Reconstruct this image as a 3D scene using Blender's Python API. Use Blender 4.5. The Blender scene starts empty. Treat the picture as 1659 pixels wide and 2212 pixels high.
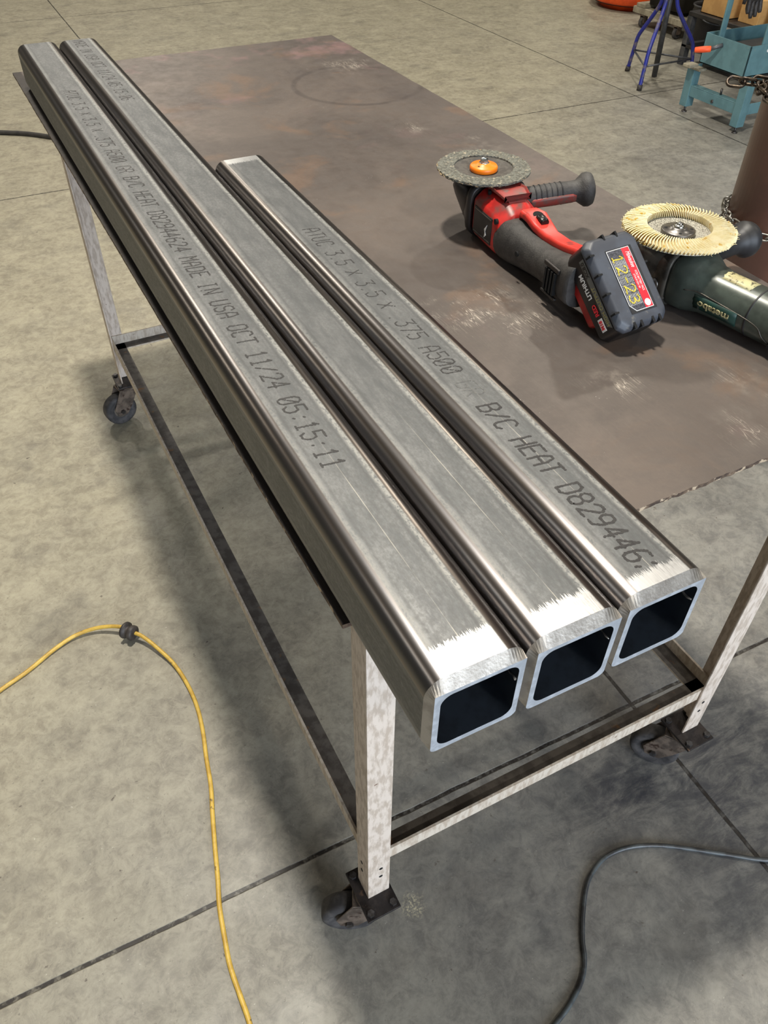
import bpy, math, random
from mathutils import Vector, Matrix
random.seed(7)
C = bpy.context.scene.collection
PI = math.pi
ZT = 0.9          # height of the table top

# ------------------------------------------------------------------ camera, world, exposure, big lights
cam = bpy.data.cameras.new('camera'); camo = bpy.data.objects.new('camera', cam); C.objects.link(camo)
RT = Vector((0.88942829, -0.45696795, 0.00988)); UP = Vector((0.30959967, 0.6182155, 0.72246636)); FW = Vector((0.33625194, 0.63952317, -0.69133548))
m = Matrix((( RT.x, UP.x, -FW.x, -0.1787), (RT.y, UP.y, -FW.y, -0.4179), (RT.z, UP.z, -FW.z, 0.5767 + ZT), (0, 0, 0, 1)))
camo.matrix_world = m
cam.sensor_fit = 'HORIZONTAL'; cam.sensor_width = 36; cam.lens = 36 * 1723.6 / 1659
cam.clip_start = 0.02; cam.clip_end = 100
bpy.context.scene.camera = camo

w = bpy.data.worlds.new('world'); bpy.context.scene.world = w; w.use_nodes = True
w.node_tree.nodes['Background'].inputs[0].default_value = (0.62, 0.78, 1.0, 1)
w.node_tree.nodes['Background'].inputs[1].default_value = 2.0
vs = bpy.context.scene.view_settings
vs.view_transform = 'Standard'; vs.look = 'None'; vs.gamma = 1; vs.use_curve_mapping = False
vs.exposure = 0.10

def area_light(name, loc, look, sx, sy, power, col):
    l = bpy.data.lights.new(name, 'AREA'); l.shape = 'RECTANGLE'; l.size = sx; l.size_y = sy
    l.energy = power; l.color = col
    o = bpy.data.objects.new(name, l); C.objects.link(o)
    d = Vector(look) - Vector(loc)
    o.matrix_world = Matrix.Translation(loc) @ d.to_track_quat('-Z', 'Y').to_matrix().to_4x4()
    return o
# daylight through the open roll-up door behind the photographer
area_light('door_daylight', (0.6, -5.9, 2.1), (0.6, 2, 1.0), 4.4, 3.8, 400, (0.80, 0.89, 1.0))
LAMPS = [(0.25, 1.30, 4.85, 215), (4.4, -0.2, 4.85, 40), (4.6, 5.0, 4.85, 85), (0.2, 6.4, 4.85, 80), (-4.6, 3.2, 4.85, 30), (1.65, 2.0, 4.85, 24), (8.6, 5.0, 4.85, 80), (2.2, 10.5, 4.85, 100), (-4.5, 9, 4.85, 70), (0.9, -3.2, 4.85, 60)]
LAMP_COL = (1.0, 0.94, 0.83)

# ------------------------------------------------------------------ helpers
def srgb(r, g=None, b=None):
    if g is None: r, g, b = r
    f = lambda c: (c / 255 / 12.92) if c / 255 <= 0.04045 else ((c / 255 + 0.055) / 1.055) ** 2.4
    return (f(r), f(g), f(b), 1)

def V(*a): return Vector(a)

class MB:
    def __init__(s): s.v = []; s.f = []; s.sm = []
    def add(s, vs, fs, smooth=False, M=None):
        b = len(s.v)
        for q in vs:
            q = Vector(q); s.v.append(M @ q if M else q)
        for f in fs: s.f.append(tuple(b + i for i in f)); s.sm.append(smooth)
        return s
    def box(s, x0, x1, y0, y1, z0, z1, M=None):
        vs = [(x, y, z) for x in (x0, x1) for y in (y0, y1) for z in (z0, z1)]
        return s.add(vs, [(0, 1, 3, 2), (4, 6, 7, 5), (0, 4, 5, 1), (2, 3, 7, 6), (0, 2, 6, 4), (1, 5, 7, 3)], False, M)
    def lathe(s, prof, n=32, M=None, smooth=True, cap=True):
        vs = []; fs = []
        for r, h in prof:
            for k in range(n):
                a = 2 * PI * k / n; vs.append((r * math.cos(a), r * math.sin(a), h))
        for i in range(len(prof) - 1):
            for k in range(n):
                k2 = (k + 1) % n; fs.append((i * n + k, i * n + k2, (i + 1) * n + k2, (i + 1) * n + k))
        s.add(vs, fs, smooth, M)
        if cap:
            b = len(s.v) - len(vs)
            s.f.append(tuple(b + k for k in reversed(range(n)))); s.sm.append(False)
            s.f.append(tuple(b + (len(prof) - 1) * n + k for k in range(n))); s.sm.append(False)
        return s
    def cyl(s, p0, p1, r, r2=None, n=16, smooth=True):
        p0 = Vector(p0); p1 = Vector(p1); d = p1 - p0
        M = Matrix.Translation(p0) @ d.to_track_quat('Z', 'Y').to_matrix().to_4x4()
        return s.lathe([(r, 0), (r if r2 is None else r2, d.length)], n, M, smooth)
    def tube(s, pts, r, n=10, smooth=True):
        pts = [Vector(q) for q in pts]; rings = []; up = None
        rr = r if isinstance(r, (list, tuple)) else [r] * len(pts)
        for i, q in enumerate(pts):
            t = (pts[min(i + 1, len(pts) - 1)] - pts[max(i - 1, 0)]).normalized()
            if up is None:
                up = Vector((0, 0, 1)) if abs(t.z) < 0.9 else Vector((1, 0, 0))
            a = t.cross(up).normalized(); up = a.cross(t).normalized()
            rings.append([q + (a * math.cos(2 * PI * k / n) + up * math.sin(2 * PI * k / n)) * rr[i] for k in range(n)])
        return s.rings(rings, smooth)
    def rings(s, rings, smooth=True, cap=True, closed=False):
        n = len(rings[0]); vs = [q for R in rings for q in R]; fs = []
        m_ = len(rings)
        for i in range(m_ if closed else m_ - 1):
            j = (i + 1) % m_
            for k in range(n):
                k2 = (k + 1) % n; fs.append((i * n + k, j * n + k, j * n + k2, i * n + k2))
        b = len(s.v); s.add(vs, fs, smooth)
        if cap and not closed:
            s.f.append(tuple(b + k for k in range(n))); s.sm.append(False)
            s.f.append(tuple(b + (m_ - 1) * n + k for k in reversed(range(n)))); s.sm.append(False)
        return s
    def prism(s, poly, axis, a0, a1, M=None, smooth=False):
        """poly: 2-D points; extruded along axis 'x','y' or 'z' from a0 to a1"""
        def P(q, h):
            if axis == 'x': return (h, q[0], q[1])
            if axis == 'y': return (q[0], h, q[1])
            return (q[0], q[1], h)
        n = len(poly); vs = [P(q, a0) for q in poly] + [P(q, a1) for q in poly]
        fs = [tuple(range(n)), tuple(reversed(range(n, 2 * n)))] + [(i, i + n, (i + 1) % n + n, (i + 1) % n) for i in range(n)]
        return s.add(vs, fs, smooth, M)
    def build(s, name, mat, parent=None, bevel=0, bseg=2, subsurf=0, angle=None):
        me = bpy.data.meshes.new(name); me.from_pydata([tuple(q) for q in s.v], [], s.f)
        me.polygons.foreach_set('use_smooth', [bool(x) or bevel > 0 or subsurf > 0 for x in s.sm])
        import bmesh
        bm = bmesh.new(); bm.from_mesh(me); bmesh.ops.recalc_face_normals(bm, faces=bm.faces); bm.to_mesh(me); bm.free()
        me.materials.append(mat); me.update()
        o = bpy.data.objects.new(name, me); C.objects.link(o)
        if parent: o.parent = parent
        if bevel:
            md = o.modifiers.new('bevel', 'BEVEL'); md.width = bevel; md.segments = bseg; md.limit_method = 'ANGLE'; md.angle_limit = math.radians(35)
            md.harden_normals = False
            try: me.shade_auto_smooth
            except Exception: pass
            wn = o.modifiers.new('wn', 'WEIGHTED_NORMAL'); wn.keep_sharp = True
        if subsurf:
            md = o.modifiers.new('sub', 'SUBSURF'); md.levels = subsurf; md.render_levels = subsurf
        return o

def split_build(mb, name, mat, parent=None, bevel=0, bseg=2):
    """builds every loose piece of the collected geometry as an object of its own"""
    par = list(range(len(mb.v)))
    def fd(a):
        while par[a] != a: par[a] = par[par[a]]; a = par[a]
        return a
    for f in mb.f:
        for q in f[1:]:
            a, b = fd(f[0]), fd(q)
            if a != b: par[a] = b
    groups = {}
    for f, sm in zip(mb.f, mb.sm): groups.setdefault(fd(f[0]), []).append((f, sm))
    res = []
    for g in groups.values():
        idx = sorted({q for f, _ in g for q in f}); mp = {q: i for i, q in enumerate(idx)}
        m2 = MB(); m2.v = [mb.v[q] for q in idx]; m2.f = [tuple(mp[q] for q in f) for f, _ in g]; m2.sm = [sm for _, sm in g]
        res.append(m2.build(name, mat, parent, bevel, bseg))
    return res

def thing(name, label, cat, M=None, group=None):
    o = bpy.data.objects.new(name, None); C.objects.link(o); o.empty_display_size = 0.05
    if M is not None: o.matrix_world = M if isinstance(M, Matrix) else Matrix.Translation(M)
    o['label'] = label; o['category'] = cat
    if group: o['group'] = group
    return o
def tag(o, label, cat, group=None):
    o['label'] = label; o['category'] = cat
    if group: o['group'] = group
    return o
def struct(o): o['kind'] = 'structure'; return o
def frame(o, x, y, z=None):
    """matrix with given origin and x / y axes"""
    x = Vector(x).normalized(); y = Vector(y); y = (y - x * y.dot(x)).normalized(); z = x.cross(y)
    return Matrix(((x.x, y.x, z.x, o[0]), (x.y, y.y, z.y, o[1]), (x.z, y.z, z.z, o[2]), (0, 0, 0, 1)))
def spline(pts, n=8):
    pts = [Vector(q) for q in pts]; P = [pts[0] * 2 - pts[1]] + pts + [pts[-1] * 2 - pts[-2]]; out = []
    for i in range(1, len(P) - 2):
        for k in range(n):
            t = k / n; a, b, c, d = P[i - 1], P[i], P[i + 1], P[i + 2]
            out.append(0.5 * ((2 * b) + (c - a) * t + (2 * a - 5 * b + 4 * c - d) * t * t + (3 * b - a - 3 * c + d) * t ** 3))
    out.append(pts[-1]); return out
def rrect(x0, x1, z0, z1, r, n=8):
    pts = []
    for cx, cz, a0 in ((x1 - r, z1 - r, 0), (x0 + r, z1 - r, 90), (x0 + r, z0 + r, 180), (x1 - r, z0 + r, 270)):
        for k in range(n + 1):
            a = math.radians(a0 + 90 * k / n); pts.append((cx + r * math.cos(a), cz + r * math.sin(a)))
    return pts
def selli(cx, cz, a, b, e, n=28):
    pts = []
    for k in range(n):
        t = 2 * PI * k / n; c, s_ = math.cos(t), math.sin(t)
        pts.append((cx + a * math.copysign(abs(c) ** (2 / e), c), cz + b * math.copysign(abs(s_) ** (2 / e), s_)))
    return pts
def loft_y(mb, secs, n=28, smooth=True):
    """secs: (y, cx, cz, halfwidth, halfheight, exponent)"""
    mb.rings([[Vector((q[0], y, q[1])) for q in selli(cx, cz, a, b, e, n)] for (y, cx, cz, a, b, e) in secs], smooth); return mb

# ---- node helpers
class NT:
    def __init__(s, name):
        s.mat = bpy.data.materials.new(name); s.mat.use_nodes = True; s.t = s.mat.node_tree; s.n = s.t.nodes
        s.b = s.n['Principled BSDF']
        tc = s.n.new('ShaderNodeTexCoord'); s.co = tc.outputs['Object']
    def lk(s, a, b): s.t.links.new(a, b)
    def setin(s, sock, v):
        if v is None: return
        if hasattr(v, 'is_linked') or isinstance(v, bpy.types.NodeSocket): s.lk(v, sock)
        else: sock.default_value = v
    def math(s, op, a, b=None, c=None, clamp=False):
        n = s.n.new('ShaderNodeMath'); n.operation = op; n.use_clamp = clamp
        s.setin(n.inputs[0], a)
        if b is not None: s.setin(n.inputs[1], b)
        if c is not None: s.setin(n.inputs[2], c)
        return n.outputs[0]
    def sep(s, v=None):
        n = s.n.new('ShaderNodeSeparateXYZ'); s.lk(v or s.co, n.inputs[0]); return n.outputs
    def map(s, scale=(1, 1, 1), loc=(0, 0, 0), rot=(0, 0, 0)):
        n = s.n.new('ShaderNodeMapping'); s.lk(s.co, n.inputs[0])
        n.inputs['Scale'].default_value = scale; n.inputs['Location'].default_value = loc; n.inputs['Rotation'].default_value = rot
        return n.outputs[0]
    def noise(s, scale, detail=4, rough=0.55, vec=None, dist=0):
        n = s.n.new('ShaderNodeTexNoise'); s.lk(vec or s.co, n.inputs['Vector'])
        n.inputs['Scale'].default_value = scale; n.inputs['Detail'].default_value = detail; n.inputs['Roughness'].default_value = rough
        n.inputs['Distortion'].default_value = dist
        return n.outputs['Fac']
    def voro(s, scale, vec=None, feature='F1'):
        n = s.n.new('ShaderNodeTexVoronoi'); n.feature = feature; s.lk(vec or s.co, n.inputs['Vector']); n.inputs['Scale'].default_value = scale
        return n.outputs['Distance']
    def ramp(s, f, a, b, va=0.0, vb=1.0):
        n = s.n.new('ShaderNodeMapRange'); n.interpolation_type = 'SMOOTHSTEP'; s.lk(f, n.inputs[0])
        for i, v in ((1, a), (2, b), (3, va), (4, vb)): n.inputs[i].default_value = v
        return n.outputs[0]
    def mix(s, f, a, b):
        n = s.n.new('ShaderNodeMix'); n.data_type = 'RGBA'
        s.setin(n.inputs[0], f); s.setin(n.inputs[6], a); s.setin(n.inputs[7], b); return n.outputs[2]
    def mixf(s, f, a, b):
        n = s.n.new('ShaderNodeMix'); n.data_type = 'FLOAT'
        s.setin(n.inputs[0], f); s.setin(n.inputs[2], a); s.setin(n.inputs[3], b); return n.outputs[0]
    def bump(s, h, dist=0.001, strength=1.0):
        n = s.n.new('ShaderNodeBump'); s.lk(h, n.inputs['Height']); n.inputs['Distance'].default_value = dist; n.inputs['Strength'].default_value = strength
        s.lk(n.outputs[0], s.b.inputs['Normal'])
    def out(s, col=None, rough=None, metal=None, spec=None, ani=None):
        s.setin(s.b.inputs['Base Color'], col); s.setin(s.b.inputs['Roughness'], rough); s.setin(s.b.inputs['Metallic'], metal)
        s.setin(s.b.inputs['Specular IOR Level'], spec)
        if ani is not None: s.b.inputs['Anisotropic'].default_value = ani
        return s.mat

def pmat(name, c1, c2=None, scale=20, rough=0.5, metal=0.0, lo=0.4, hi=0.6, bump=0.0, bscale=None, rvar=0.0, spec=None, c3=None, scale3=60, lo3=.62, hi3=.7):
    k = NT(name); col = srgb(c1); f = None
    if c2 is not None:
        f = k.ramp(k.noise(scale, 6, 0.6, k.map((1, 1, 0.28)) if 'cream' in name else None), lo, hi); col = k.mix(f, srgb(c1), srgb(c2))
    if c3 is not None:
        col = k.mix(k.ramp(k.noise(scale3, 4, 0.6), lo3, hi3), col, srgb(c3))
    r = rough
    if rvar: r = k.ramp(k.noise(scale * 1.7, 4), 0.3, 0.7, rough - rvar, rough + rvar)
    if bump: k.bump(k.noise(bscale or scale * 6, 4), bump)
    return k.out(col, r, metal, spec)

# ------------------------------------------------------------------ materials
def make_floor():
    k = NT('polished_concrete'); x, y, z = k.sep()
    xr = k.math('ADD', x, k.math('MULTIPLY', y, -0.0136)); yr = k.math('ADD', y, k.math('MULTIPLY', x, 0.0136))
    big = k.ramp(k.noise(0.9, 5, 0.6, dist=0.4), 0.35, 0.65)
    mid = k.ramp(k.noise(5.5, 7, 0.68, dist=0.3), 0.36, 0.64)
    st = k.map((1.6, 5.5, 1), rot=(0, 0, 0.6))
    streak = k.ramp(k.noise(3.0, 7, 0.65, st, 0.5), 0.42, 0.66)
    fine = k.noise(120, 5, 0.75)
    # near right greyer: dirt plus door daylight put into the colour; yellower far left
    zone = k.ramp(k.math('ADD', k.math('ADD', k.math('MULTIPLY', y, 0.9), k.math('MULTIPLY', x, -0.75)), k.noise(1.4, 4)), 0.0, 2.0)
    c = k.mix(zone, srgb(118, 117, 114), srgb(146, 139, 120))
    gr2 = k.ramp(k.noise(34, 8, 0.8, dist=0.6), 0.38, 0.62)
    cloud = k.ramp(k.noise(13, 8, 0.75, dist=0.8), 0.36, 0.62)
    c = k.mix(k.math('MULTIPLY', big, 0.38), c, srgb(128, 125, 113))
    c = k.mix(k.math('MULTIPLY', mid, 0.50), c, k.mix(zone, srgb(152, 149, 140), srgb(182, 175, 152)))
    c = k.mix(k.math('MULTIPLY', streak, 0.32), c, srgb(104, 98, 91))
    c = k.mix(k.math('MULTIPLY', cloud, 0.62), c, k.mix(zone, srgb(88, 86, 84), srgb(122, 114, 98)))
    c = k.mix(k.math('MULTIPLY', gr2, 0.50), c, k.mix(zone, srgb(150, 147, 138), srgb(178, 172, 150)))
    c = k.mix(k.math('MULTIPLY', k.ramp(k.noise(4.2, 6, 0.7, k.map(loc=(3, 8, 0))), 0.52, 0.68), 0.35), c, srgb(92, 88, 82))
    c = k.mix(k.ramp(fine, 0.42, 0.26), c, srgb(96, 91, 84))
    c = k.mix(k.ramp(fine, 0.64, 0.74), c, srgb(198, 194, 182))
    # oil-dark patches
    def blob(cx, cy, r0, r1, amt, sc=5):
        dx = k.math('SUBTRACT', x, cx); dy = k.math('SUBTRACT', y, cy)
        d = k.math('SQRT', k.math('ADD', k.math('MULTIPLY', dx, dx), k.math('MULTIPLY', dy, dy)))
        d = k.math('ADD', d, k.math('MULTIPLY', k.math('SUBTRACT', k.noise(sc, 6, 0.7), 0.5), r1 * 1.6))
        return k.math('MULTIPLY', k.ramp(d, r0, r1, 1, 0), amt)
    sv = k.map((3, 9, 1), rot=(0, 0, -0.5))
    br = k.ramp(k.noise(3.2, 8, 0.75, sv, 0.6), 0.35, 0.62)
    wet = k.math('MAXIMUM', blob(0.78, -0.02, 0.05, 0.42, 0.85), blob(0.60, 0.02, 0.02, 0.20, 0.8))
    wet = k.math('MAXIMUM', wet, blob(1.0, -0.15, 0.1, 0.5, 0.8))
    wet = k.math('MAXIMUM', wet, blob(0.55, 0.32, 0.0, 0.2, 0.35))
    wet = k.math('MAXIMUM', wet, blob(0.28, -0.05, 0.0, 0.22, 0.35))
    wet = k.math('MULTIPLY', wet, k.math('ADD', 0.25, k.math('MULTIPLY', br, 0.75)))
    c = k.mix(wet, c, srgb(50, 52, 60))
    c = k.mix(k.ramp(k.noise(42, 4, 0.6), 0.68, 0.74), c, srgb(92, 84, 76))
    # pale spatter spot beside the near-left caster
    c = k.mix(k.math('MULTIPLY', blob(0.125, 0.03, 0.004, 0.03, 0.8, 60), k.ramp(k.noise(230, 4, 0.7), 0.48, 0.58)), c, srgb(196, 188, 160))
    # saw-cut joints
    wob = k.math('MULTIPLY', k.math('SUBTRACT', k.noise(9, 5, 0.7), 0.5), 0.006)
    j = None
    for coord, vals in ((xr, (0.7385, 3.462, -2.02, 6.2)), (yr, (0.1895, 3.508, 6.8, -3.1))):
        for v in vals:
            d = k.math('ABSOLUTE', k.math('ADD', k.math('SUBTRACT', coord, v), wob))
            g = k.ramp(d, 0.0028, 0.0050, 1, 0)
            j = g if j is None else k.math('MAXIMUM', j, g)
    jn = k.math('MULTIPLY', j, k.ramp(k.noise(60, 3, 0.7), 0.3, 0.55, 0.45, 1.0))
    c = k.mix(jn, c, srgb(34, 29, 26))
    r = k.ramp(k.noise(7, 5), 0.3, 0.7, 0.42, 0.60); r = k.mixf(wet, r, 0.30)
    h = k.math('ADD', k.math('MULTIPLY', k.noise(180, 3), 0.15), k.math('MULTIPLY', j, -3.0))
    k.bump(h, 0.0008, 0.6)
    return k.out(c, r, 0.0, 0.4)

def make_steel(name, near=-0.118, far=None, bright=0.6, line=0.0445, nearamt=1.0):
    k = NT(name); x, y, z = k.sep(); c0 = 0.04445
    ax = k.math('ABSOLUTE', k.math('SUBTRACT', x, c0)); az = k.math('ABSOLUTE', k.math('SUBTRACT', z, c0))
    d = k.math('MINIMUM', ax, az)
    en = k.math('MULTIPLY', k.math('SUBTRACT', k.noise(14, 6, 0.75), 0.5), 0.004)
    d2 = k.math('ADD', d, en)
    flat = k.ramp(d, 0.0262, 0.0285, 1, 0)
    mot = k.noise(1.0, 7, 0.72, k.map((70, 18, 70)))
    mot2 = k.noise(1.0, 8, 0.8, k.map((260, 160, 260)))
    cflat = k.mix(k.ramp(mot, 0.35, 0.65), srgb(92, 94, 95), srgb(117, 118, 118))
    cflat = k.mix(k.math('MULTIPLY', k.ramp(mot2, 0.38, 0.60), 0.55), cflat, srgb(92, 92, 91))
    crust = k.math('MULTIPLY', k.ramp(d2, 0.0205, 0.0245), k.ramp(mot2, 0.40, 0.55))
    cflat = k.mix(k.math('MULTIPLY', crust, k.ramp(x, 0.02, 0.07, 0.22, 0.5)), cflat, srgb(184, 183, 177))
    dk = k.math('MULTIPLY', k.ramp(k.math('ABSOLUTE', k.math('SUBTRACT', d2, 0.0195)), 0.0, 0.0022, 1, 0), 0.45)
    cflat = k.mix(dk, cflat, srgb(84, 84, 84))
    ln = k.ramp(k.math('ABSOLUTE', k.math('SUBTRACT', ax, k.math('MULTIPLY', en, 0.12))), 0.00015, 0.0005, 1, 0)
    ln = k.math('MULTIPLY', ln, k.math('MULTIPLY', k.ramp(k.noise(9, 4), 0.42, 0.60, 0.0, 0.5), k.ramp(y, 0.05, 0.16, 0.8, 0.10)))
    cflat = k.mix(ln, cflat, srgb(214, 208, 192))
    ccor = k.mix(k.ramp(k.noise(1, 3, 0.5, k.map((90, 0.5, 90))), 0.35, 0.65), srgb(112, 112, 115), srgb(124, 115, 107))
    e = k.ramp(k.math('ABSOLUTE', k.math('SUBTRACT', d, 0.0275)), 0.0, 0.0009, 1, 0)
    col = k.mix(flat, ccor, cflat); col = k.mix(k.math('MULTIPLY', e, 0.4), col, srgb(90, 88, 86))
    rough = k.mixf(flat, 0.29, k.ramp(mot2, 0.3, 0.7, 0.44, 0.60))
    metal = k.mixf(flat, 1.0, 0.55)
    # hand-ground band at the end: bright metal with a ragged edge
    rag = k.math('ADD', k.math('MULTIPLY', k.math('SUBTRACT', k.noise(1, 4, 0.8, k.map((1000, 45, 1000))), 0.5), 0.030), k.math('MULTIPLY', k.math('SUBTRACT', x, c0), -0.03))
    br = k.math('MULTIPLY', k.ramp(k.math('ADD', y, rag), near, near + 0.0025, 1, 0), nearamt)
    if far is not None:
        br = k.math('MAXIMUM', br, k.math('MULTIPLY', k.ramp(k.math('ADD', y, rag), far, far + 0.003), 0.9))
    br = k.math('MULTIPLY', k.math('MULTIPLY', br, flat), k.ramp(z, 0.086, 0.088))
    grit = k.noise(1, 3, 0.7, k.map((900, 60, 900)))
    col = k.mix(br, col, k.mix(grit, srgb(206, 206, 204), srgb(246, 246, 246)))
    rough = k.mixf(br, rough, k.ramp(grit, 0.3, 0.7, 0.30, 0.42)); metal = k.mixf(br, metal, 1.0)
    k.bump(k.math('ADD', k.math('MULTIPLY', mot2, k.math('MULTIPLY', flat, 0.5)), k.math('MULTIPLY', grit, k.math('MULTIPLY', br, 0.4))), 0.00012, 0.5)
    return k.out(col, rough, metal)

def make_plate():
    k = NT('mill_scale_plate'); x, y, z = k.sep()
    n1 = k.ramp(k.noise(3.2, 6, 0.65, dist=0.6), 0.38, 0.66); n2 = k.noise(30, 6, 0.7); n3 = k.noise(260, 4, 0.7)
    c = k.mix(n1, srgb(92, 84, 79), srgb(108, 98, 91))
    c = k.mix(k.math('MULTIPLY', k.ramp(n2, 0.4, 0.7), 0.35), c, srgb(82, 77, 74))
    far = k.ramp(y, 1.15, 1.75)
    c = k.mix(k.math('MULTIPLY', k.ramp(k.noise(5.5, 5, 0.6, dist=0.5), 0.55, 0.68), 0.42), c, srgb(124, 98, 78))
    c = k.mix(k.math('MULTIPLY', k.ramp(k.noise(6.0, 5, 0.6, k.map(loc=(5, 3, 0))), 0.58, 0.70), k.math('ADD', 0.12, k.math('MULTIPLY', far, 0.4))), c, srgb(142, 112, 112))
    c = k.mix(k.math('MULTIPLY', k.ramp(k.noise(4.0, 5, 0.6, k.map(loc=(1, 9, 0))), 0.56, 0.70), 0.4), c, srgb(72, 66, 66))
    edge_shade = k.ramp(k.math('ADD', x, k.math('MULTIPLY', n2, 0.006)), 0.020, 0.027, 1, 0)  # contact shade beside the left tube, painted along the plate edge
    c = k.mix(k.math('MULTIPLY', edge_shade, 0.85), c, srgb(30, 26, 24))
    # torch ring burnt into the far end
    dx = k.math('SUBTRACT', x, 0.715); dy = k.math('SUBTRACT', y, 1.45)
    d = k.math('SQRT', k.math('ADD', k.math('MULTIPLY', dx, dx), k.math('MULTIPLY', dy, dy)))
    d = k.math('ADD', d, k.math('MULTIPLY', k.math('SUBTRACT', k.noise(6, 3), 0.5), 0.02))
    ring = k.ramp(k.math('ABSOLUTE', k.math('SUBTRACT', d, 0.150)), 0.003, 0.010, 1, 0)
    c = k.mix(k.math('MULTIPLY', ring, k.ramp(k.noise(5, 3), 0.35, 0.6, 0.1, 0.5)), c, srgb(66, 60, 58))
    # scuffed bare patches and scratches
    def blob(cx, cy, r1):
        ex = k.math('SUBTRACT', x, cx); ey = k.math('SUBTRACT', y, cy)
        q = k.math('SQRT', k.math('ADD', k.math('MULTIPLY', ex, ex), k.math('MULTIPLY', ey, ey)))
        return k.ramp(k.math('ADD', q, k.math('MULTIPLY', k.math('SUBTRACT', k.noise(14, 5, 0.7), 0.5), r1)), 0.0, r1, 1, 0)
    zone = blob(0.43, 0.42, 0.11)
    for cx, cy, r_ in ((0.47, 0.20, 0.06), (0.63, 0.62, 0.06), (0.76, 0.95, 0.10), (0.55, 0.06, 0.06), (0.76, 1.60, 0.09), (0.70, 1.12, .05), (0.62, 0.12, 0.06)):
        zone = k.math('MAXIMUM', zone, blob(cx, cy, r_))
    sc = None
    for rot, sx in ((0.5, 7), (-0.35, 9), (1.3, 8), (2.2, 10), (-1.0, 9)):
        s1 = k.noise(1, 2, 0.5, k.map((420 / sx * 2, sx * 1.2, 1), rot=(0, 0, rot), loc=(rot * 7, 0, 0)), 0.35)
        g = k.ramp(k.math('ABSOLUTE', k.math('SUBTRACT', s1, 0.56)), 0.0, 0.010, 1, 0)
        sc = g if sc is None else k.math('MAXIMUM', sc, g)
    scr = k.math('MULTIPLY', sc, k.math('ADD', k.math('MULTIPLY', k.ramp(k.noise(13, 5, 0.7), 0.48, 0.62), k.math('MULTIPLY', zone, 1.1)), 0.02))
    c = k.mix(scr, c, srgb(196, 186, 172))
    c = k.mix(k.math('MULTIPLY', zone, k.ramp(n2, 0.45, 0.7, 0.0, 0.4)), c, srgb(150, 141, 130))
    # grinding sparkle
    sp = k.ramp(k.voro(150), 0.06, 0.10, 1, 0); sp = k.math('MULTIPLY', sp, k.ramp(k.noise(7, 4, 0.7), 0.58, 0.68, 0.0, 1.0))
    c = k.mix(sp, c, srgb(225, 220, 210))
    r = k.ramp(n2, 0.3, 0.7, 0.42, 0.56)
    k.bump(k.math('ADD', k.math('MULTIPLY', n3, 0.4), n2), 0.0004, 0.4)
    return k.out(c, r, 0.35, 0.4)

M = {}
M['floor'] = make_floor()
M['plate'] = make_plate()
M['tubeA'] = make_steel('mill_tube_steel_left', -0.116)
M['tubeB'] = make_steel('mill_tube_steel_middle', -0.120, nearamt=0.92)
M['tubeC'] = make_steel('mill_tube_steel_right', -0.126, 0.868, nearamt=0.7)
M['cut'] = pmat('sawn_steel_face', (190, 196, 204), (168, 174, 182), 90, 0.42, 0.45, bump=0.0002, bscale=400)
M['bevel'] = pmat('ground_bevel', (172, 166, 158), (150, 144, 136), 60, 0.38, 0.8, bump=0.0002, bscale=300)
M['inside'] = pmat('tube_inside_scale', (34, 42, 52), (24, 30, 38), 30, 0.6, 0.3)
M['ink'] = pmat('grey_marking_ink', (36, 34, 34), (48, 46, 45), 300, 0.65)
M['ink_far'] = pmat('thin_marking_ink', (42, 39, 38), (54, 51, 49), 300, 0.65)
M['ink_faded'] = pmat('rubbed_marking_ink', (86, 86, 86), (102, 102, 100), 300, 0.6, 0.3)
M['edge'] = pmat('torch_cut_edge', (112, 92, 74), (60, 46, 38), 40, 0.75, 0.1, c3=(186, 166, 140), scale3=70, lo3=.55, hi3=.62, bump=0.003, bscale=90)
M['paint'] = pmat('worn_cream_paint', (212, 198, 184), (182, 166, 150), 130, 0.55, 0, 0.42, 0.62, 0.0004, 200, c3=(122, 98, 82), scale3=70, lo3=.68, hi3=.74)
M['paint_side'] = M['paint']
M['rail'] = pmat('rail_cream_paint', (206, 194, 178), (180, 164, 146), 110, 0.55, 0, 0.42, 0.62, 0.0004, 150, c3=(112, 88, 70), scale3=60, lo3=.66, hi3=.73)
M['rail_dark'] = pmat('dark_rail_flange', (104, 98, 92), (80, 74, 69), 40, 0.6, 0.1, c3=(128, 96, 66), scale3=26, lo3=.62, hi3=.7)  # darker colour for the up-facing bottom flanges of the rails
M['caster'] = pmat('oily_caster_steel', (64, 58, 56), (44, 40, 40), 40, 0.45, 0.5, bump=0.0005, c3=(112, 90, 74), scale3=35, lo3=.60, hi3=.68)
M['fork'] = pmat('zinc_fork', (122, 108, 96), (84, 74, 66), 40, 0.5, 0.4, c3=(66, 50, 42), scale3=50, lo3=.55, hi3=.65)
M['wheel'] = pmat('worn_rubber', (52, 50, 51), (74, 71, 70), 50, 0.7)
M['hub'] = pmat('wheel_hub_iron', (112, 104, 94), (84, 78, 72), 60, 0.6, 0.2)
M['bolt'] = pmat('bolt_steel', (92, 90, 90), (70, 66, 64), 90, 0.35, 0.7)
M['dark'] = pmat('black_hole', (12, 11, 11), None, rough=0.9)
M['yellow'] = pmat('yellow_cord_jacket', (206, 172, 78), (184, 148, 62), 40, 0.45, c3=(110, 88, 50), scale3=55, lo3=.62, hi3=.70)
M['greycord'] = pmat('grey_cord_jacket', (78, 84, 86), (50, 51, 53), 24, 0.38)
M['blackrub'] = pmat('black_rubber', (44, 40, 39), (66, 60, 56), 60, 0.55)
M['hose'] = pmat('black_hose_rubber', (54, 50, 46), (40, 37, 35), 20, 0.6)
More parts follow.
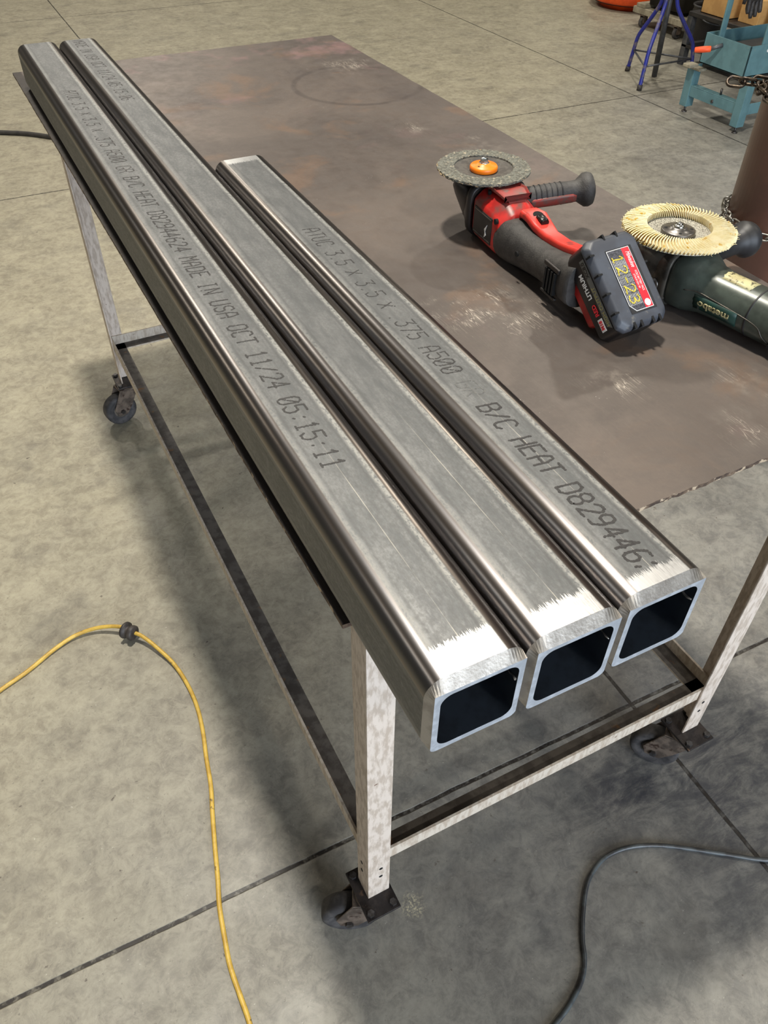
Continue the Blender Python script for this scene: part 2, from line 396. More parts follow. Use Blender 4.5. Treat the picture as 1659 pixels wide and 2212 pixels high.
M['red'] = pmat('red_plastic', (196, 36, 30), (160, 30, 26), 24, 0.42, c3=(112, 66, 60), scale3=22, lo3=.52, hi3=.66)
M['redpaddle'] = pmat('red_paddle_plastic', (222, 62, 50), (200, 50, 42), 26, 0.38, c3=(150, 50, 44), scale3=30, lo3=.6, hi3=.7)
M['reddull'] = pmat('dusty_red_plastic', (132, 66, 60), (150, 44, 38), 26, 0.45, c3=(104, 76, 70), scale3=40, lo3=.5, hi3=.62)
M['grip'] = pmat('charcoal_rubber_grip', (66, 64, 62), (52, 50, 49), 60, 0.62, bump=0.0006, bscale=500)
M['black'] = pmat('black_plastic', (40, 40, 42), (30, 30, 31), 30, 0.5)
M['gear'] = pmat('dark_gear_case', (58, 54, 52), (44, 41, 40), 40, 0.42, 0.4)
M['battery'] = pmat('grey_battery_plastic', (70, 74, 82), (62, 64, 70), 24, 0.48, c3=(98, 96, 92), scale3=60, lo3=.64, hi3=.74)
M['batblack'] = pmat('black_battery_shell', (26, 22, 23), (20, 18, 18), 24, 0.3)
M['labelred'] = pmat('red_label', (222, 40, 52), None, rough=0.35)
M['labeldark'] = pmat('black_label_print', (46, 46, 52), (78, 78, 84), 500, 0.4, lo=.45, hi=.55)
M['white'] = pmat('white_print', (226, 224, 220), None, rough=0.5)
M['greystrip'] = pmat('grey_label_strip', (104, 104, 98), None, rough=0.45)
M['khaki'] = pmat('khaki_print', (160, 150, 92), None, rough=0.5)
M['chalk'] = pmat('yellow_paint_marker', (232, 206, 66), (206, 178, 52), 200, 0.5)
M['orangehub'] = pmat('orange_plastic', (255, 132, 20), (246, 120, 16), 20, 0.4)
M['chrome'] = pmat('bright_nut_steel', (212, 212, 208), None, rough=0.22, metal=1.0)
M['washer'] = pmat('grey_flange_steel', (134, 130, 126), (108, 104, 100), 60, 0.33, 0.8)
M['abr_grey'] = pmat('worn_grey_abrasive', (112, 112, 102), (82, 80, 72), 260, 0.85, c3=(158, 148, 128), scale3=150, lo3=.58, hi3=.66, bump=0.001, bscale=400)
M['abr_back'] = pmat('fibre_backing', (84, 80, 74), (66, 62, 58), 120, 0.8)
M['abr_edge'] = pmat('frayed_edge', (176, 156, 120), (110, 92, 70), 200, 0.9)
M['flap'] = pmat('yellow_flap_cloth', (216, 200, 150), (226, 214, 174), 60, 0.85, c3=(196, 152, 50), scale3=110, lo3=.58, hi3=.68)
M['flapdark'] = pmat('flap_backing', (150, 120, 60), (120, 92, 50), 120, 0.85)
M['mesh'] = None
M['green'] = pmat('dark_green_housing', (78, 86, 78), (62, 68, 62), 24, 0.32, 0.15, c3=(88, 88, 78), scale3=34, lo3=.60, hi3=.74)
M['greenlabel'] = pmat('green_logo_panel', (30, 66, 58), (38, 60, 54), 60, 0.4)
M['tan'] = pmat('worn_tan_label', (196, 188, 142), (176, 166, 122), 60, 0.5, c3=(84, 78, 56), scale3=190, lo3=.56, hi3=.6)
M['castmetal'] = pmat('grimy_cast_alloy', (92, 88, 80), (64, 60, 55), 50, 0.42, 0.5)
M['column'] = pmat('brown_painted_steel', (118, 80, 66), (106, 72, 60), 10, 0.36, 0.0, c3=(138, 98, 84), scale3=14, lo3=.55, hi3=.75)
M['chain'] = pmat('galvanised_chain', (178, 176, 170), (130, 126, 118), 90, 0.3, 0.9)
M['chaindark'] = pmat('weathered_chain', (96, 84, 70), (60, 52, 46), 60, 0.35, 0.7)
M['teal'] = pmat('teal_machine_paint', (94, 130, 136), (86, 120, 126), 14, 0.45, c3=(104, 132, 134), scale3=40, lo3=.62, hi3=.72)
M['blue'] = pmat('blue_tube_paint', (36, 44, 140), (48, 52, 110), 18, 0.4, c3=(120, 108, 110), scale3=9, lo3=.55, hi3=.66)
M['steelgrey'] = pmat('dull_grey_steel', (92, 92, 94), (70, 72, 76), 18, 0.45, 0.4)
M['orangeplas'] = pmat('orange_handle_plastic', (250, 96, 44), (236, 84, 40), 20, 0.5)
M['drumorange'] = pmat('orange_drum_paint', (226, 82, 20), (206, 70, 16), 14, 0.45)
M['drumwhite'] = pmat('white_drum_plastic', (182, 178, 164), (160, 156, 142), 14, 0.5)
M['drumblack'] = pmat('black_drum_plastic', (40, 37, 35), (30, 28, 27), 14, 0.5)
M['wood'] = pmat('grimy_pale_wood', (158, 150, 130), (130, 122, 104), 18, 0.75)
M['card'] = pmat('cardboard', (190, 148, 90), (176, 134, 80), 14, 0.8)
M['wall'] = pmat('shop_wall_panel', (122, 118, 110), (110, 106, 100), 2, 0.7)
M['ceil'] = pmat('shop_ceiling_panel', (92, 90, 86), (80, 79, 76), 1.5, 0.7)
def emis(name, c, s):
    k = NT(name); k.b.inputs['Emission Color'].default_value = srgb(c); k.b.inputs['Emission Strength'].default_value = s
    return k.out(srgb(c), 0.5)
M['lens'] = emis('lit_lamp_lens', (255, 244, 222), 6.0)
k = NT('wire_mesh_backing'); 
wv = k.noise(900, 2, 0.5); vv = k.voro(520)
c_ = k.mix(k.ramp(vv, 0.25, 0.45), srgb(62, 58, 52), srgb(176, 172, 160)); k.bump(vv, 0.001, 1.0); M['mesh'] = k.out(c_, 0.5, 0.3)

# ------------------------------------------------------------------ the building
X0, X1, Y0, Y1, H = -7.0, 11.0, -6.0, 15.0, 5.4
struct(MB().box(X0, X1, Y0 - 3, Y1, -0.12, 0).build('floor', M['floor']))
struct(MB().box(X0 - .2, X0, Y0, Y1, 0, H).build('wall_left', M['wall']))
struct(MB().box(X1, X1 + .2, Y0, Y1, 0, H).build('wall_right', M['wall']))
struct(MB().box(X0, X1, Y1, Y1 + .2, 0, H).build('wall_back', M['wall']))
mb = MB(); mb.box(X0, -1.7, Y0 - .2, Y0, 0, H); mb.box(2.9, X1, Y0 - .2, Y0, 0, H); mb.box(-1.7, 2.9, Y0 - .2, Y0, 4.1, H)
struct(mb.build('wall_front', M['wall']))
struct(MB().box(X0 - .2, X1 + .2, Y0 - .2, Y1 + .2, H, H + .15).build('ceiling', M['ceil']))
mb = MB()
for a, b in ((-1.8, -1.7), (2.9, 3.0)): mb.box(a, b, Y0 - .25, Y0 + .03, 0, 4.2)
mb.box(-1.8, 3.0, Y0 - .25, Y0 + .03, 4.1, 4.2)
struct(mb.build('door_1', M['steelgrey']))

# high-bay lamps on the ceiling
lamp0 = None
for i, (lx, ly, lz, pw) in enumerate(LAMPS):
    t = thing('high_bay_lamp', 'round high-bay lamp hanging from the shop ceiling, out of frame', 'ceiling lamp', V(lx, ly, lz), 'high-bay lamps on the ceiling')
    if i == 0:
        hs = MB().lathe([(0.06, 0.30), (0.09, 0.28), (0.10, 0.12), (0.24, 0.03), (0.25, 0.0), (0.23, 0.0), (0.05, 0.05)], 32).build('lamp_housing', M['steelgrey'], t)
        ln = MB().lathe([(0.225, 0.004), (0.225, 0.012)], 32).build('lamp_lens', M['lens'], t)
        rd = MB().cyl((0, 0, 0.28), (0, 0, H - lz), 0.008).build('hanging_rod', M['steelgrey'], t)
        lamp0 = (hs, ln, rd)
    else:
        for q in lamp0:
            c_ = q.copy(); C.objects.link(c_); c_.parent = t
    L = bpy.data.lights.new('lamp_light', 'AREA'); L.shape = 'DISK'; L.size = 0.34; L.energy = pw; L.color = LAMP_COL
    o = bpy.data.objects.new('lamp_light', L); C.objects.link(o); o.parent = t; o.location = (0, 0, -0.005)

# ------------------------------------------------------------------ work table
def angle_v(mb, cx, cy, sx, sy, z0, z1, w_=0.038, t=0.004):
    """vertical angle iron, corner at (cx,cy), flanges towards sx / sy"""
    xs = sorted((cx, cx + sx * w_)); ys = sorted((cy, cy + sy * w_)); tx = sorted((cx, cx + sx * t)); ty = sorted((cy, cy + sy * t))
    P = [(cx, cy), (cx + sx * w_, cy), (cx + sx * w_, cy + sy * t), (cx + sx * t, cy + sy * t), (cx + sx * t, cy + sy * w_), (cx, cy + sy * w_)]
    mb.prism(P, 'z', z0, z1); return mb
TL, TW = 1.888, 0.8477
lx, ly, lX, lY = 0.0387, 0.0315, 0.7412, 1.6821
table = thing('welding_table', 'long rolling steel work table with brown plate top and worn cream angle-iron legs', 'work table')
# plate with slightly ragged torch-cut outline
out_ = []
def edge(a, b, n, amp):
    for i in range(n):
        t = i / n; q = Vector(a).lerp(Vector(b), t); d = (Vector(b) - Vector(a)).normalized(); nn = Vector((-d.y, d.x))
        j = random.uniform(-amp, amp) if i else 0
        out_.append(q + nn * j)
edge((0, 0), (TW, 0), 110, 0.0012); edge((TW, 0), (TW, TL), 60, 0.0007); edge((TW, TL), (0, TL), 40, 0.0006); edge((0, TL), (0, 0), 120, 0.0003)
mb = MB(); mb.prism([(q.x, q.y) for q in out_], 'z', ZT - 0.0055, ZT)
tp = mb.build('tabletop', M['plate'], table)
tp.data.materials.append(M['edge'])
for f in tp.data.polygons:
    if abs(f.normal.z) < 0.5: f.material_index = 1
for cx, cy, sx, sy in ((lx, ly, 1, 1), (lX, ly, -1, 1), (lx, lY, 1, -1), (lX, lY, -1, -1)):
    mb = MB(); angle_v(mb, cx, cy, sx, sy, 0.1335, ZT - 0.0055)
    lg = mb.build('leg', M['paint'], table, 0.0008, 1)
    hb = MB()
    for zz in (0.200, 0.228):
        hb.cyl((cx + sx * 0.022, cy - sy * 0.0006, zz), (cx + sx * 0.022, cy + sy * 0.001, zz), 0.0032, n=12)
        if sy > 0: hb.cyl((cx - sx * 0.0006, cy + 0.022, zz), (cx + sx * 0.001, cy + 0.022, zz), 0.0032, n=12)
        else: hb.cyl((cx + sx * 0.022, cy + sy * 0.0044, zz + .03), (cx + sx * 0.022, cy + sy * 0.003, zz + .03), 0.0036, n=12)
    split_build(hb, 'rivet_hole', M['dark'], lg)
# lower rails: angle iron, flat flange inward at the bottom, upright flange outward
zb, zt_, fl, th = 0.242, 0.272, 0.034, 0.004
def rail_x(y, s):   # runs in x; s = inward direction in y
    P = [(y, zt_), (y + s * th, zt_), (y + s * th, zb + th), (y + s * fl, zb + th), (y + s * fl, zb), (y, zb)]
    return MB().prism(P, 'x', lx + 0.0042 , lX - 0.0042)
def rail_y(x, s):
    P = [(x, zt_), (x + s * th, zt_), (x + s * th, zb + th), (x + s * fl, zb + th), (x + s * fl, zb), (x, zb)]
    mb = MB(); mb.prism(P, 'y', ly + 0.0042, lY - 0.0042); return mb
for o in (rail_x(ly + 0.0042, 1), rail_x(lY - 0.0042, -1), rail_y(lx + 0.0042, 1), rail_y(lX - 0.0042, -1)):
    r_ = o.build('rail', M['rail'], table); r_.data.materials.append(M['rail_dark'])
    for f in r_.data.polygons:
        if f.normal.z > 0.5 and f.center.z < 0.26: f.material_index = 1
# upper frame under the plate
for P, ax, a, b in (([(ly + .004, ZT - .0055), (ly + .042, ZT - .0055), (ly + .042, ZT - .0095), (ly + .008, ZT - .0095), (ly + .008, ZT - .047), (ly + .004, ZT - .047)], 'x', lx + .004, lX - .004),
                    ([(lY - .004, ZT - .0055), (lY - .042, ZT - .0055), (lY - .042, ZT - .0095), (lY - .008, ZT - .0095), (lY - .008, ZT - .047), (lY - .004, ZT - .047)], 'x', lx + .004, lX - .004)):
    MB().prism(P, ax, a, b).build('apron_rail', M['rail'], table)
# casters: mounting plate, swivel, fork, wheel with hub, axle, bolts
def caster(px, py, heading, pw=0.029, ph=0.0435, drop_bolt=True):
    c = MB(); c.box(px - pw, px + pw, py - ph, py + ph, 0.128, 0.1335)
    pl_ = c.build('caster_plate', M['caster'], table, 0.0006, 1)
    hx, hy = math.cos(heading), math.sin(heading)
    Mh = frame((px, py, 0), (hx, hy, 0), (-hy, hx, 0))
    r_ = 0.0475
    sw = MB(); sw.lathe([(0.027, 0.1165), (0.030, 0.119), (0.030, 0.124), (0.024, 0.128)], 28, Mh)
    # fork: crown + two cheeks leaning back to the axle
    sw.box(-0.026, 0.034, -0.0215, 0.0215, 0.1115, 0.1165, Mh)
    for s_ in (-1, 1):
        P = [(-0.026, 0.1165), (0.034, 0.1165), (0.062, 0.058), (0.055, 0.036), (0.026, 0.034), (0.006, 0.060)]
        sw.prism(P, 'y', s_ * 0.0185, s_ * 0.0215, Mh)
    fk = sw.build('fork', M['fork'], pl_, 0.0015, 2)
    Mw = Mh @ Matrix.Translation((0.040, 0, r_)) @ Matrix.Rotation(PI / 2, 4, 'X')
    MB().lathe([(0.026, -0.013), (0.034, -0.0165), (0.042, -0.0165), (r_ - 0.001, -0.013), (r_, -0.008), (r_, 0.008), (r_ - 0.001, 0.013), (0.042, 0.0165), (0.034, 0.0165), (0.026, 0.013)], 48, Mw).build('wheel', M['wheel'], pl_)
    MB().lathe([(0.008, -0.0165), (0.018, -0.0145), (0.0258, -0.0120), (0.0258, 0.0120), (0.018, 0.0145), (0.008, 0.0165)], 32, Mw).build('wheel_hub', M['hub'], pl_)
    MB().lathe([(0.007, -0.0265), (0.007, -0.0215), (0.004, -0.0214), (0.004, 0.0214), (0.007, 0.0215), (0.007, 0.0265)], 6, Mw, False).build('axle_bolt', M['bolt'], pl_)
    for sx in (-1, 1):
        for sy in (-1, 1):
            MB().lathe([(0.0062, 0.1335), (0.0066, 0.135), (0.006, 0.1395)], 6, Matrix.Translation((px + sx * (pw - .009), py + sy * (ph - .010), 0)), False).build('bolt', M['bolt'], pl_)
caster(0.052, 0.042, math.radians(155))
caster(0.719, 0.036, math.radians(128), 0.031, 0.038)
caster(0.056, 1.664, math.radians(192), 0.033, 0.040)
caster(0.720, 1.664, math.radians(150), 0.033, 0.040)

# ------------------------------------------------------------------ square steel tubes
W_ = 0.0889; TH = -0.0053
GL = {  # stroke font on a 4 x 6 grid
 'A': [[(0, 0), (0, 3.6), (1.2, 6), (2.8, 6), (4, 3.6), (4, 0)], [(0, 2.6), (4, 2.6)]],
 'B': [[(0, 0), (0, 6), (3, 6), (4, 5), (4, 4), (3, 3.2), (0, 3.2)], [(3, 3.2), (4, 2.2), (4, 1), (3, 0), (0, 0)]],
 'C': [[(4, 5), (3, 6), (1, 6), (0, 5), (0, 1), (1, 0), (3, 0), (4, 1)]],
 'D': [[(0, 0), (0, 6), (2.8, 6), (4, 4.8), (4, 1.2), (2.8, 0), (0, 0)]],
 'E': [[(4, 6), (0, 6), (0, 0), (4, 0)], [(0, 3.1), (3, 3.1)]],
 'G': [[(4, 5), (3, 6), (1, 6), (0, 5), (0, 1), (1, 0), (3, 0), (4, 1), (4, 2.8), (2.2, 2.8)]],
 'H': [[(0, 0), (0, 6)], [(4, 0), (4, 6)], [(0, 3), (4, 3)]],
 'I': [[(1, 0), (3, 0)], [(1, 6), (3, 6)], [(2, 0), (2, 6)]],
 'M': [[(0, 0), (0, 6), (2, 3.4), (4, 6), (4, 0)]],
 'N': [[(0, 0), (0, 6), (4, 0), (4, 6)]],
 'O': [[(1, 0), (0, 1), (0, 5), (1, 6), (3, 6), (4, 5), (4, 1), (3, 0), (1, 0)]],
 'R': [[(0, 0), (0, 6), (3, 6), (4, 5), (4, 4), (3, 3), (0, 3)], [(1.8, 3), (4, 0)]],
 'S': [[(4, 5), (3, 6), (1, 6), (0, 5), (0, 4), (1, 3.2), (3, 3), (4, 2), (4, 1), (3, 0), (1, 0), (0, 1)]],
 'T': [[(0, 6), (4, 6)], [(2, 6), (2, 0)]],
 'U': [[(0, 6), (0, 1), (1, 0), (3, 0), (4, 1), (4, 6)]],
 'X': [[(0, 0.6), (4, 5.2)], [(0, 5.2), (4, 0.6)]],
 '0': [[(1, 0), (0, 1), (0, 5), (1, 6), (3, 6), (4, 5), (4, 1), (3, 0), (1, 0)], [(0.3, 1.2), (3.7, 4.8)]],
 '1': [[(0.8, 4.8), (2, 6), (2, 0)], [(0.8, 0), (3.2, 0)]],
 '2': [[(0, 5), (1, 6), (3, 6), (4, 5), (4, 4), (0, 0), (4, 0)]],
 '3': [[(0, 6), (4, 6), (1.8, 3.6), (3, 3.6), (4, 2.6), (4, 1), (3, 0), (1, 0), (0, 1)]],
 '4': [[(3, 0), (3, 6), (0, 2), (4, 2)]],
 '5': [[(4, 6), (0, 6), (0, 3.6), (3, 3.6), (4, 2.6), (4, 1), (3, 0), (1, 0), (0, 1)]],
 '6': [[(3.6, 6), (1.4, 6), (0, 4), (0, 1), (1, 0), (3, 0), (4, 1), (4, 2.2), (3, 3.2), (0, 3)]],
 '7': [[(0, 6), (4, 6), (1.6, 0)]],
 '8': [[(1, 3.2), (0, 4), (0, 5), (1, 6), (3, 6), (4, 5), (4, 4), (3, 3.2), (1, 3.2), (0, 2.2), (0, 1), (1, 0), (3, 0), (4, 1), (4, 2.2), (3, 3.2)]],
 '9': [[(0.4, 0), (2.6, 0), (4, 2), (4, 5), (3, 6), (1, 6), (0, 5), (0, 3.8), (1, 2.9), (4, 3)]],
 '.': [[(1.8, 0), (2.2, 0.2)]], ':': [[(1.9, 1.0), (2.1, 1.3)], [(1.9, 3.8), (2.1, 4.1)]], '/': [[(0, 0.4), (4, 5.6)]], ' ': [],
 ',': [[(0.4, 0.4), (0.8, 1.4)], [(0.6, 4.6), (1.2, 5.2)]],
}
def marking(mb, text, v0, pitch, skip=(), only=None, drop=0.0, vmax=9, rad=0.00105):
    """dotted ink lettering on the tube's top face; reads towards -y, letter tops towards +x"""
    sx, sy = 0.0106 / 4, 0.0222 / 6
    for i, ch in enumerate(text):
        if i in skip or (only is not None and i not in only): continue
        v = v0 - i * pitch
        if v > vmax: continue
        jx, jy = random.uniform(-.0004, .0004), random.uniform(-.0005, .0005)
        for st in GL[ch]:
            for (a, b) in zip(st[:-1], st[1:]):
                L = math.hypot((b[0] - a[0]) * sx, (b[1] - a[1]) * sy); n = max(1, int(L / 0.00105))
                for q in range(n + 1):
                    if random.random() < drop: continue
                    t = q / n; gx = a[0] + (b[0] - a[0]) * t; gy = a[1] + (b[1] - a[1]) * t
                    X = 0.0318 + gy * sy + jx + random.gauss(0, .00016)
                    Y = v - gx * sx - gy * sy * 0.14 + jy + random.gauss(0, .00022)
                    r = rad * random.uniform(0.8, 1.2); a0 = random.random()
                    P = [(X + r * math.cos(a0 + PI / 3 * m_), Y + r * math.sin(a0 + PI / 3 * m_)) for m_ in range(6)]
                    z0 = W_ - 0.00005; z1 = W_ + 0.00012 + random.random() * 0.00006
                    b0 = len(mb.v)
                    mb.add([(p_[0], p_[1], z1) for p_ in P] + [(p_[0], p_[1], z0) for p_ in P],
                           [tuple(range(6))] + [(m_, m_ + 6, (m_ + 1) % 6 + 6, (m_ + 1) % 6) for m_ in range(6)])
    return mb
def square_tube(u0, vn, vf, mat, label, bev=0.0085):
    Mt = frame((u0 * math.cos(TH), u0 * math.sin(TH), ZT), (math.cos(TH), math.sin(TH), 0), (-math.sin(TH), math.cos(TH), 0))
    t = thing('square_steel_tube', label, 'steel tube', Mt, 'square steel tubes lying side by side on the table')
    R = 0.0180; n = 10
    out = rrect(0, W_, 0, W_, R, n); inn = rrect(0.0100, W_ - 0.0092, 0.0086, W_ - 0.0128, 0.0105, n)
    inb = rrect(0.0088, W_ - 0.0088, 0.0088, W_ - 0.0088, 0.0105, n)
    fac = [(min(max(q[0], .0046), W_ - .0040), min(max(q[1], .0026), W_ - .0085)) for q in out]
    ring = lambda P, y: [Vector((q[0], y, q[1])) for q in P]
    mb = MB()
    # outer skin, cut into lengths so that shading stays even
    ys = [vn + bev] + [vn + bev + (vf - 0.001 - vn - bev) * k_ / 12 for k_ in range(1, 13)]
    mb.rings([ring(out, y) for y in ys], True, cap=False)
    body = mb.build('tube_wall', mat, t)
    b2 = MB(); b2.rings([ring(out, vn + bev), ring(fac, vn)], False, cap=False)
    bo = b2.build('ground_bevel', M['bevel'], t); bo['label'] = 'bright ground bevel round the near tube end'
    bo.data.materials.append(mat)
    for f_ in bo.data.polygons:
        yl = [bo.data.vertices[i_].co for i_ in f_.vertices]
        fr = [q for q in yl if q.y < vn + .001]; bk = [q for q in yl if q.y > vn + .001]
        if max(min(math.hypot(a_.x - b_.x, a_.z - b_.z) for b_ in bk) for a_ in fr) < .0012: f_.material_index = 1; f_.use_smooth = True
    b2 = MB(); b2.rings([ring(out, vf - 0.001), ring(rrect(.001, W_ - .001, .001, W_ - .001, R - .001, n), vf)], True, cap=False)
    b2.build('ground_bevel', M['bevel'], t)['label'] = 'narrow bevel round the far tube end'
    b3 = MB(); b3.rings([ring(fac, vn), ring(inn, vn)], False, cap=False)
    b3.build('sawn_end', M['cut'], t)['label'] = 'pale sawn near end face of the tube'
    b3 = MB(); b3.rings([ring(rrect(.001, W_ - .001, .001, W_ - .001, R - .001, n), vf), ring(inb, vf)], False, cap=False)
    b3.build('sawn_end', M['cut'], t)['label'] = 'sawn far end face of the tube'
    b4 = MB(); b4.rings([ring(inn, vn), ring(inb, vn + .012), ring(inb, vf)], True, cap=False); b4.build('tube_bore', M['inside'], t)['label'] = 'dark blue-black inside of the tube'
    b5 = MB(); rp = []
    pts = [(W_ - 0.0092 + random.uniform(-.0006, .0004), vn + 0.0015 + k_ * 0.004, 0.053 + random.uniform(-.001, .001)) for k_ in range(40)]
    b5.tube(pts, [0.0007 + random.uniform(-.0004, .0008) for _ in pts], 6); b5.build('weld_seam', M['bevel'], t)
    return t, body
tA, _ = square_tube(0.0027, -0.149, 1.746, M['tubeA'], 'leftmost of the three square steel tubes, long, with full dated ink marking')
tB, _ = square_tube(0.0926, -0.150, 1.741, M['tubeB'], 'long square steel tube lying in the middle, ink marking only at its far end')
tC, _ = square_tube(0.1826, -0.148, 0.890, M['tubeC'], 'short square steel tube on the right, only half as long as the other two')
TXT = 'ATUC 3.5 X 3.5 X .375 A500 GR B/C HEAT D82944624 MADE IN USA OCT 11/24 05:15:'
marking(MB(), TXT + '11', 1.3645, 0.01594, only=range(30, 79), drop=0.08, rad=0.00125).build('printed_marking', M['ink'], tA)
marking(MB(), TXT + '11', 1.3645, 0.01594, only=range(0, 30), drop=0.06).build('printed_marking', M['ink_far'], tA)
marking(MB(), TXT + '06', 1.2577 + 79 * 0.0157, 0.0157, drop=0.10, vmax=1.737).build('printed_marking', M['ink_far'], tB)
marking(MB(), TXT[:46], 0.5937, 0.01542, only=list(range(0, 27)), drop=0.14, rad=0.0010).build('printed_marking', M['ink'], tC)
for i_ in (27, 28): marking(MB(), TXT[:46], 0.5937, 0.01542, only=[i_], drop=0.35).build('printed_marking', M['ink_faded'], tC)
marking(MB(), TXT[:46] + ',', 0.5937, 0.01542, only=range(29, 47), drop=0.04, rad=0.00145).build('printed_marking', M['ink'], tC)

# ------------------------------------------------------------------ text helper for small labels
def text_part(s_, size, M4, mat, name, parent, extr=0.0001, font_scale=(1, 1), shear=0.0, bold=0.0):
    cu = bpy.data.curves.new('t', 'FONT'); cu.body = s_; cu.size = size; cu.extrude = extr; cu.shear = shear; cu.offset = bold; cu.resolution_u = 3
    cu.align_x = 'CENTER'; cu.align_y = 'CENTER'
    ob = bpy.data.objects.new('t', cu); C.objects.link(ob)
    dg = bpy.context.evaluated_depsgraph_get(); me = bpy.data.meshes.new_from_object(ob.evaluated_get(dg))
    bpy.data.objects.remove(ob); bpy.data.curves.remove(cu)
    me.transform(Matrix.Diagonal((font_scale[0], font_scale[1], 1, 1))); me.transform(M4); me.name = name
    me.materials.clear(); me.materials.append(mat)
    o = bpy.data.objects.new(name, me); C.objects.link(o); o.parent = parent
    return o

# ------------------------------------------------------------------ red cordless grinder
def loft_z(mb, secs, n=28):
    mb.rings([[Vector((q[0], q[1], z)) for q in selli(cx, cy, a, b, e, n)] for (z, cx, cy, a, b, e) in secs], True); return mb
def tool_frame(x, y, ang):   # local +y runs from the gear head to the tail
    a = V(math.sin(ang), math.cos(ang), 0)
    return frame((x, y, ZT), (-a.y, a.x, 0) if False else (a.y, -a.x, 0), a)
def make_red_grinder():
    # tail direction (-0.09,-0.996): local x then points to world -x, so build with x mirrored by hand
    ax = V(-0.09, -0.996, 0).normalized()
    Mt = frame((0.558, 0.659, ZT), (ax.y, -ax.x, 0), ax)      # x axis = ax rotated -90 -> world -x side (left of the tool)
    t = thing('angle_grinder', 'red and black cordless angle grinder with big battery, worn grey disc facing up', 'angle grinder', Mt)
    Mi = Mt.inverted()
    L = lambda x, y, z: Mi @ V(x, y, ZT + z)
    # gear head
    mb = MB(); loft_z(mb, [(.003, -.004, .012, .022, .018, 2.8), (.006, -.004, .011, .026, .022, 2.8), (.030, -.003, .002, .033, .030, 3), (.052, -.001, -.006, .038, .036, 3), (.064, 0, -.008, .040, .038, 3), (.072, 0, -.007, .038, .036, 2.8), (.078, 0, -.004, .030, .030, 2.4)]); loft_y(mb, [(0.000, -.004, .043, .034, .036, 3.4), (0.018, -.004, .043, .040, .040, 3.6), (0.021, -.004, .043, .042, .042, 4), (0.030, -.004, .043, .042, .042, 4), (.033, -.004, .043, .039, .039, 4)])
    g = mb.build('gear_head', M['gear'], t)
    mb = MB(); mb.lathe([(0.030, 0.076), (0.030, 0.083), (0.024, 0.086), (0.012, 0.087), (0.012, 0.095)], 32); mb.build('spindle_collar', M['gear'], g)
    mb = MB(); mb.box(-0.022, 0.014, 0.010, 0.030, 0.080, 0.088); mb.box(-.018, .014, .030, .040, .078, .0850); mb.build('guard_clamp', M['black'], g, 0.002)
    mb = MB()
    for z_ in (.03, .045): mb.cyl((.024, .002, z_), (.0312 + (z_ - .03) * .12, .002, z_), .004, n=12)
    split_build(mb, 'screw', M['bolt'], g)
    # motor housing (red)
    def fac(y, hw, z0, z1, ch):      # faceted section: chamfered top
        return [Vector((hw, y, z0 + .012)), Vector((hw - .010, y, z0)), Vector((-hw + .010, y, z0)), Vector((-hw, y, z0 + .012)), Vector((-hw, y, z1 - ch)), Vector((-hw + ch * 1.1, y, z1)), Vector((hw - ch * 1.1, y, z1)), Vector((hw, y, z1 - ch))]
    mb = MB(); mb.rings([fac(.033, .036, .006, .080, .014), fac(.042, .038, .004, .084, .016), fac(.085, .039, .004, .085, .020), fac(.108, .039, .004, .080, .020), fac(.128, .036, .006, .070, .018)], False); mb.v = [q + Vector((-.005, 0, 0)) for q in mb.v]
    h = mb.build('motor_housing', M['red'], t, 0.006, 3)
    mb = MB(); mb.rings([fac(.050, .022, .082, .0872, .003), fac(.082, .026, .082, .0925, .004), fac(.104, .022, .078, .0880, .003)], False); mb.v = [q + Vector((-.006, 0, 0)) for q in mb.v]; mb.build('housing_ridge', M['reddull'], h, 0.003, 2)
    mb = MB(); mb.box(.0325, .0348, .044, .104, .018, .060); mb.build('name_panel', M['gear'], h, 0.001)
    mb = MB(); mb.box(.0346, .0352, .047, .101, .021, .0225); mb.box(.0346, .0352, .047, .101, .0565, .058); split_build(mb, 'panel_trim', M['washer'], h)
    mb = MB(); mb.prism([(.084, .024), (.089, .029), (.086, .034), (.091, .046), (.083, .037), (.086, .032)], 'x', .0346, .0356); mb.build('bolt_emblem', M['white'], h)
    mb = MB(); mb.cyl((.030, .112, .060), (.0345, .112, .060), .0042, n=14); mb.cyl((.018, .060, .080), (.019, .0605, .0862), .003, n=12); split_build(mb, 'screw_hole', M['dark'], h)
    # rubber grip / handle to the battery
    mb = MB(); loft_y(mb, [(.104, -.003, .030, .036, .026, 3.0), (.122, -.004, .034, .039, .033, 3.0), (.145, -.004, .036, .038, .034, 2.8), (.172, -.003, .037, .034, .031, 2.5), (.200, -.002, .038, .031, .028, 2.4), (.225, -.002, .040, .030, .027, 2.4), (.255, -.002, .043, .031, .028, 2.5), (.280, -.003, .046, .034, .031, 2.8), (.305, -.004, .050, .036, .034, 3.2), (.318, -.004, .052, .036, .033, 3.4)])
    gr = mb.build('rubber_grip', M['grip'], t)
    mb = MB()
    for i in range(4): 
        y_ = .262 + i * .0075; mb.box(.029, .0345, y_, y_ + .004, .026, .058)
    split_build(mb, 'vent_slot', M['dark'], gr)
    mb = MB(); mb.box(.0295, .0335, .256, .294, .060, .066); mb.box(.0290, .0335, .256, .294, .020, .0235); split_build(mb, 'vent_frame', M['gear'], gr, .001)
    mb = MB(); mb.cyl((.034, .186, .042), (.0365, .186, .042), .004, n=12); mb.build('screw_hole', M['dark'], gr)
    # paddle switch on the upper side
    prof = [(.128, .072, .011), (.135, .0840, .015), (.158, .0860, .0175), (.178, .0800, .0165), (.202, .0755, .013), (.240, .0785, .011), (.290, .088, .010)]
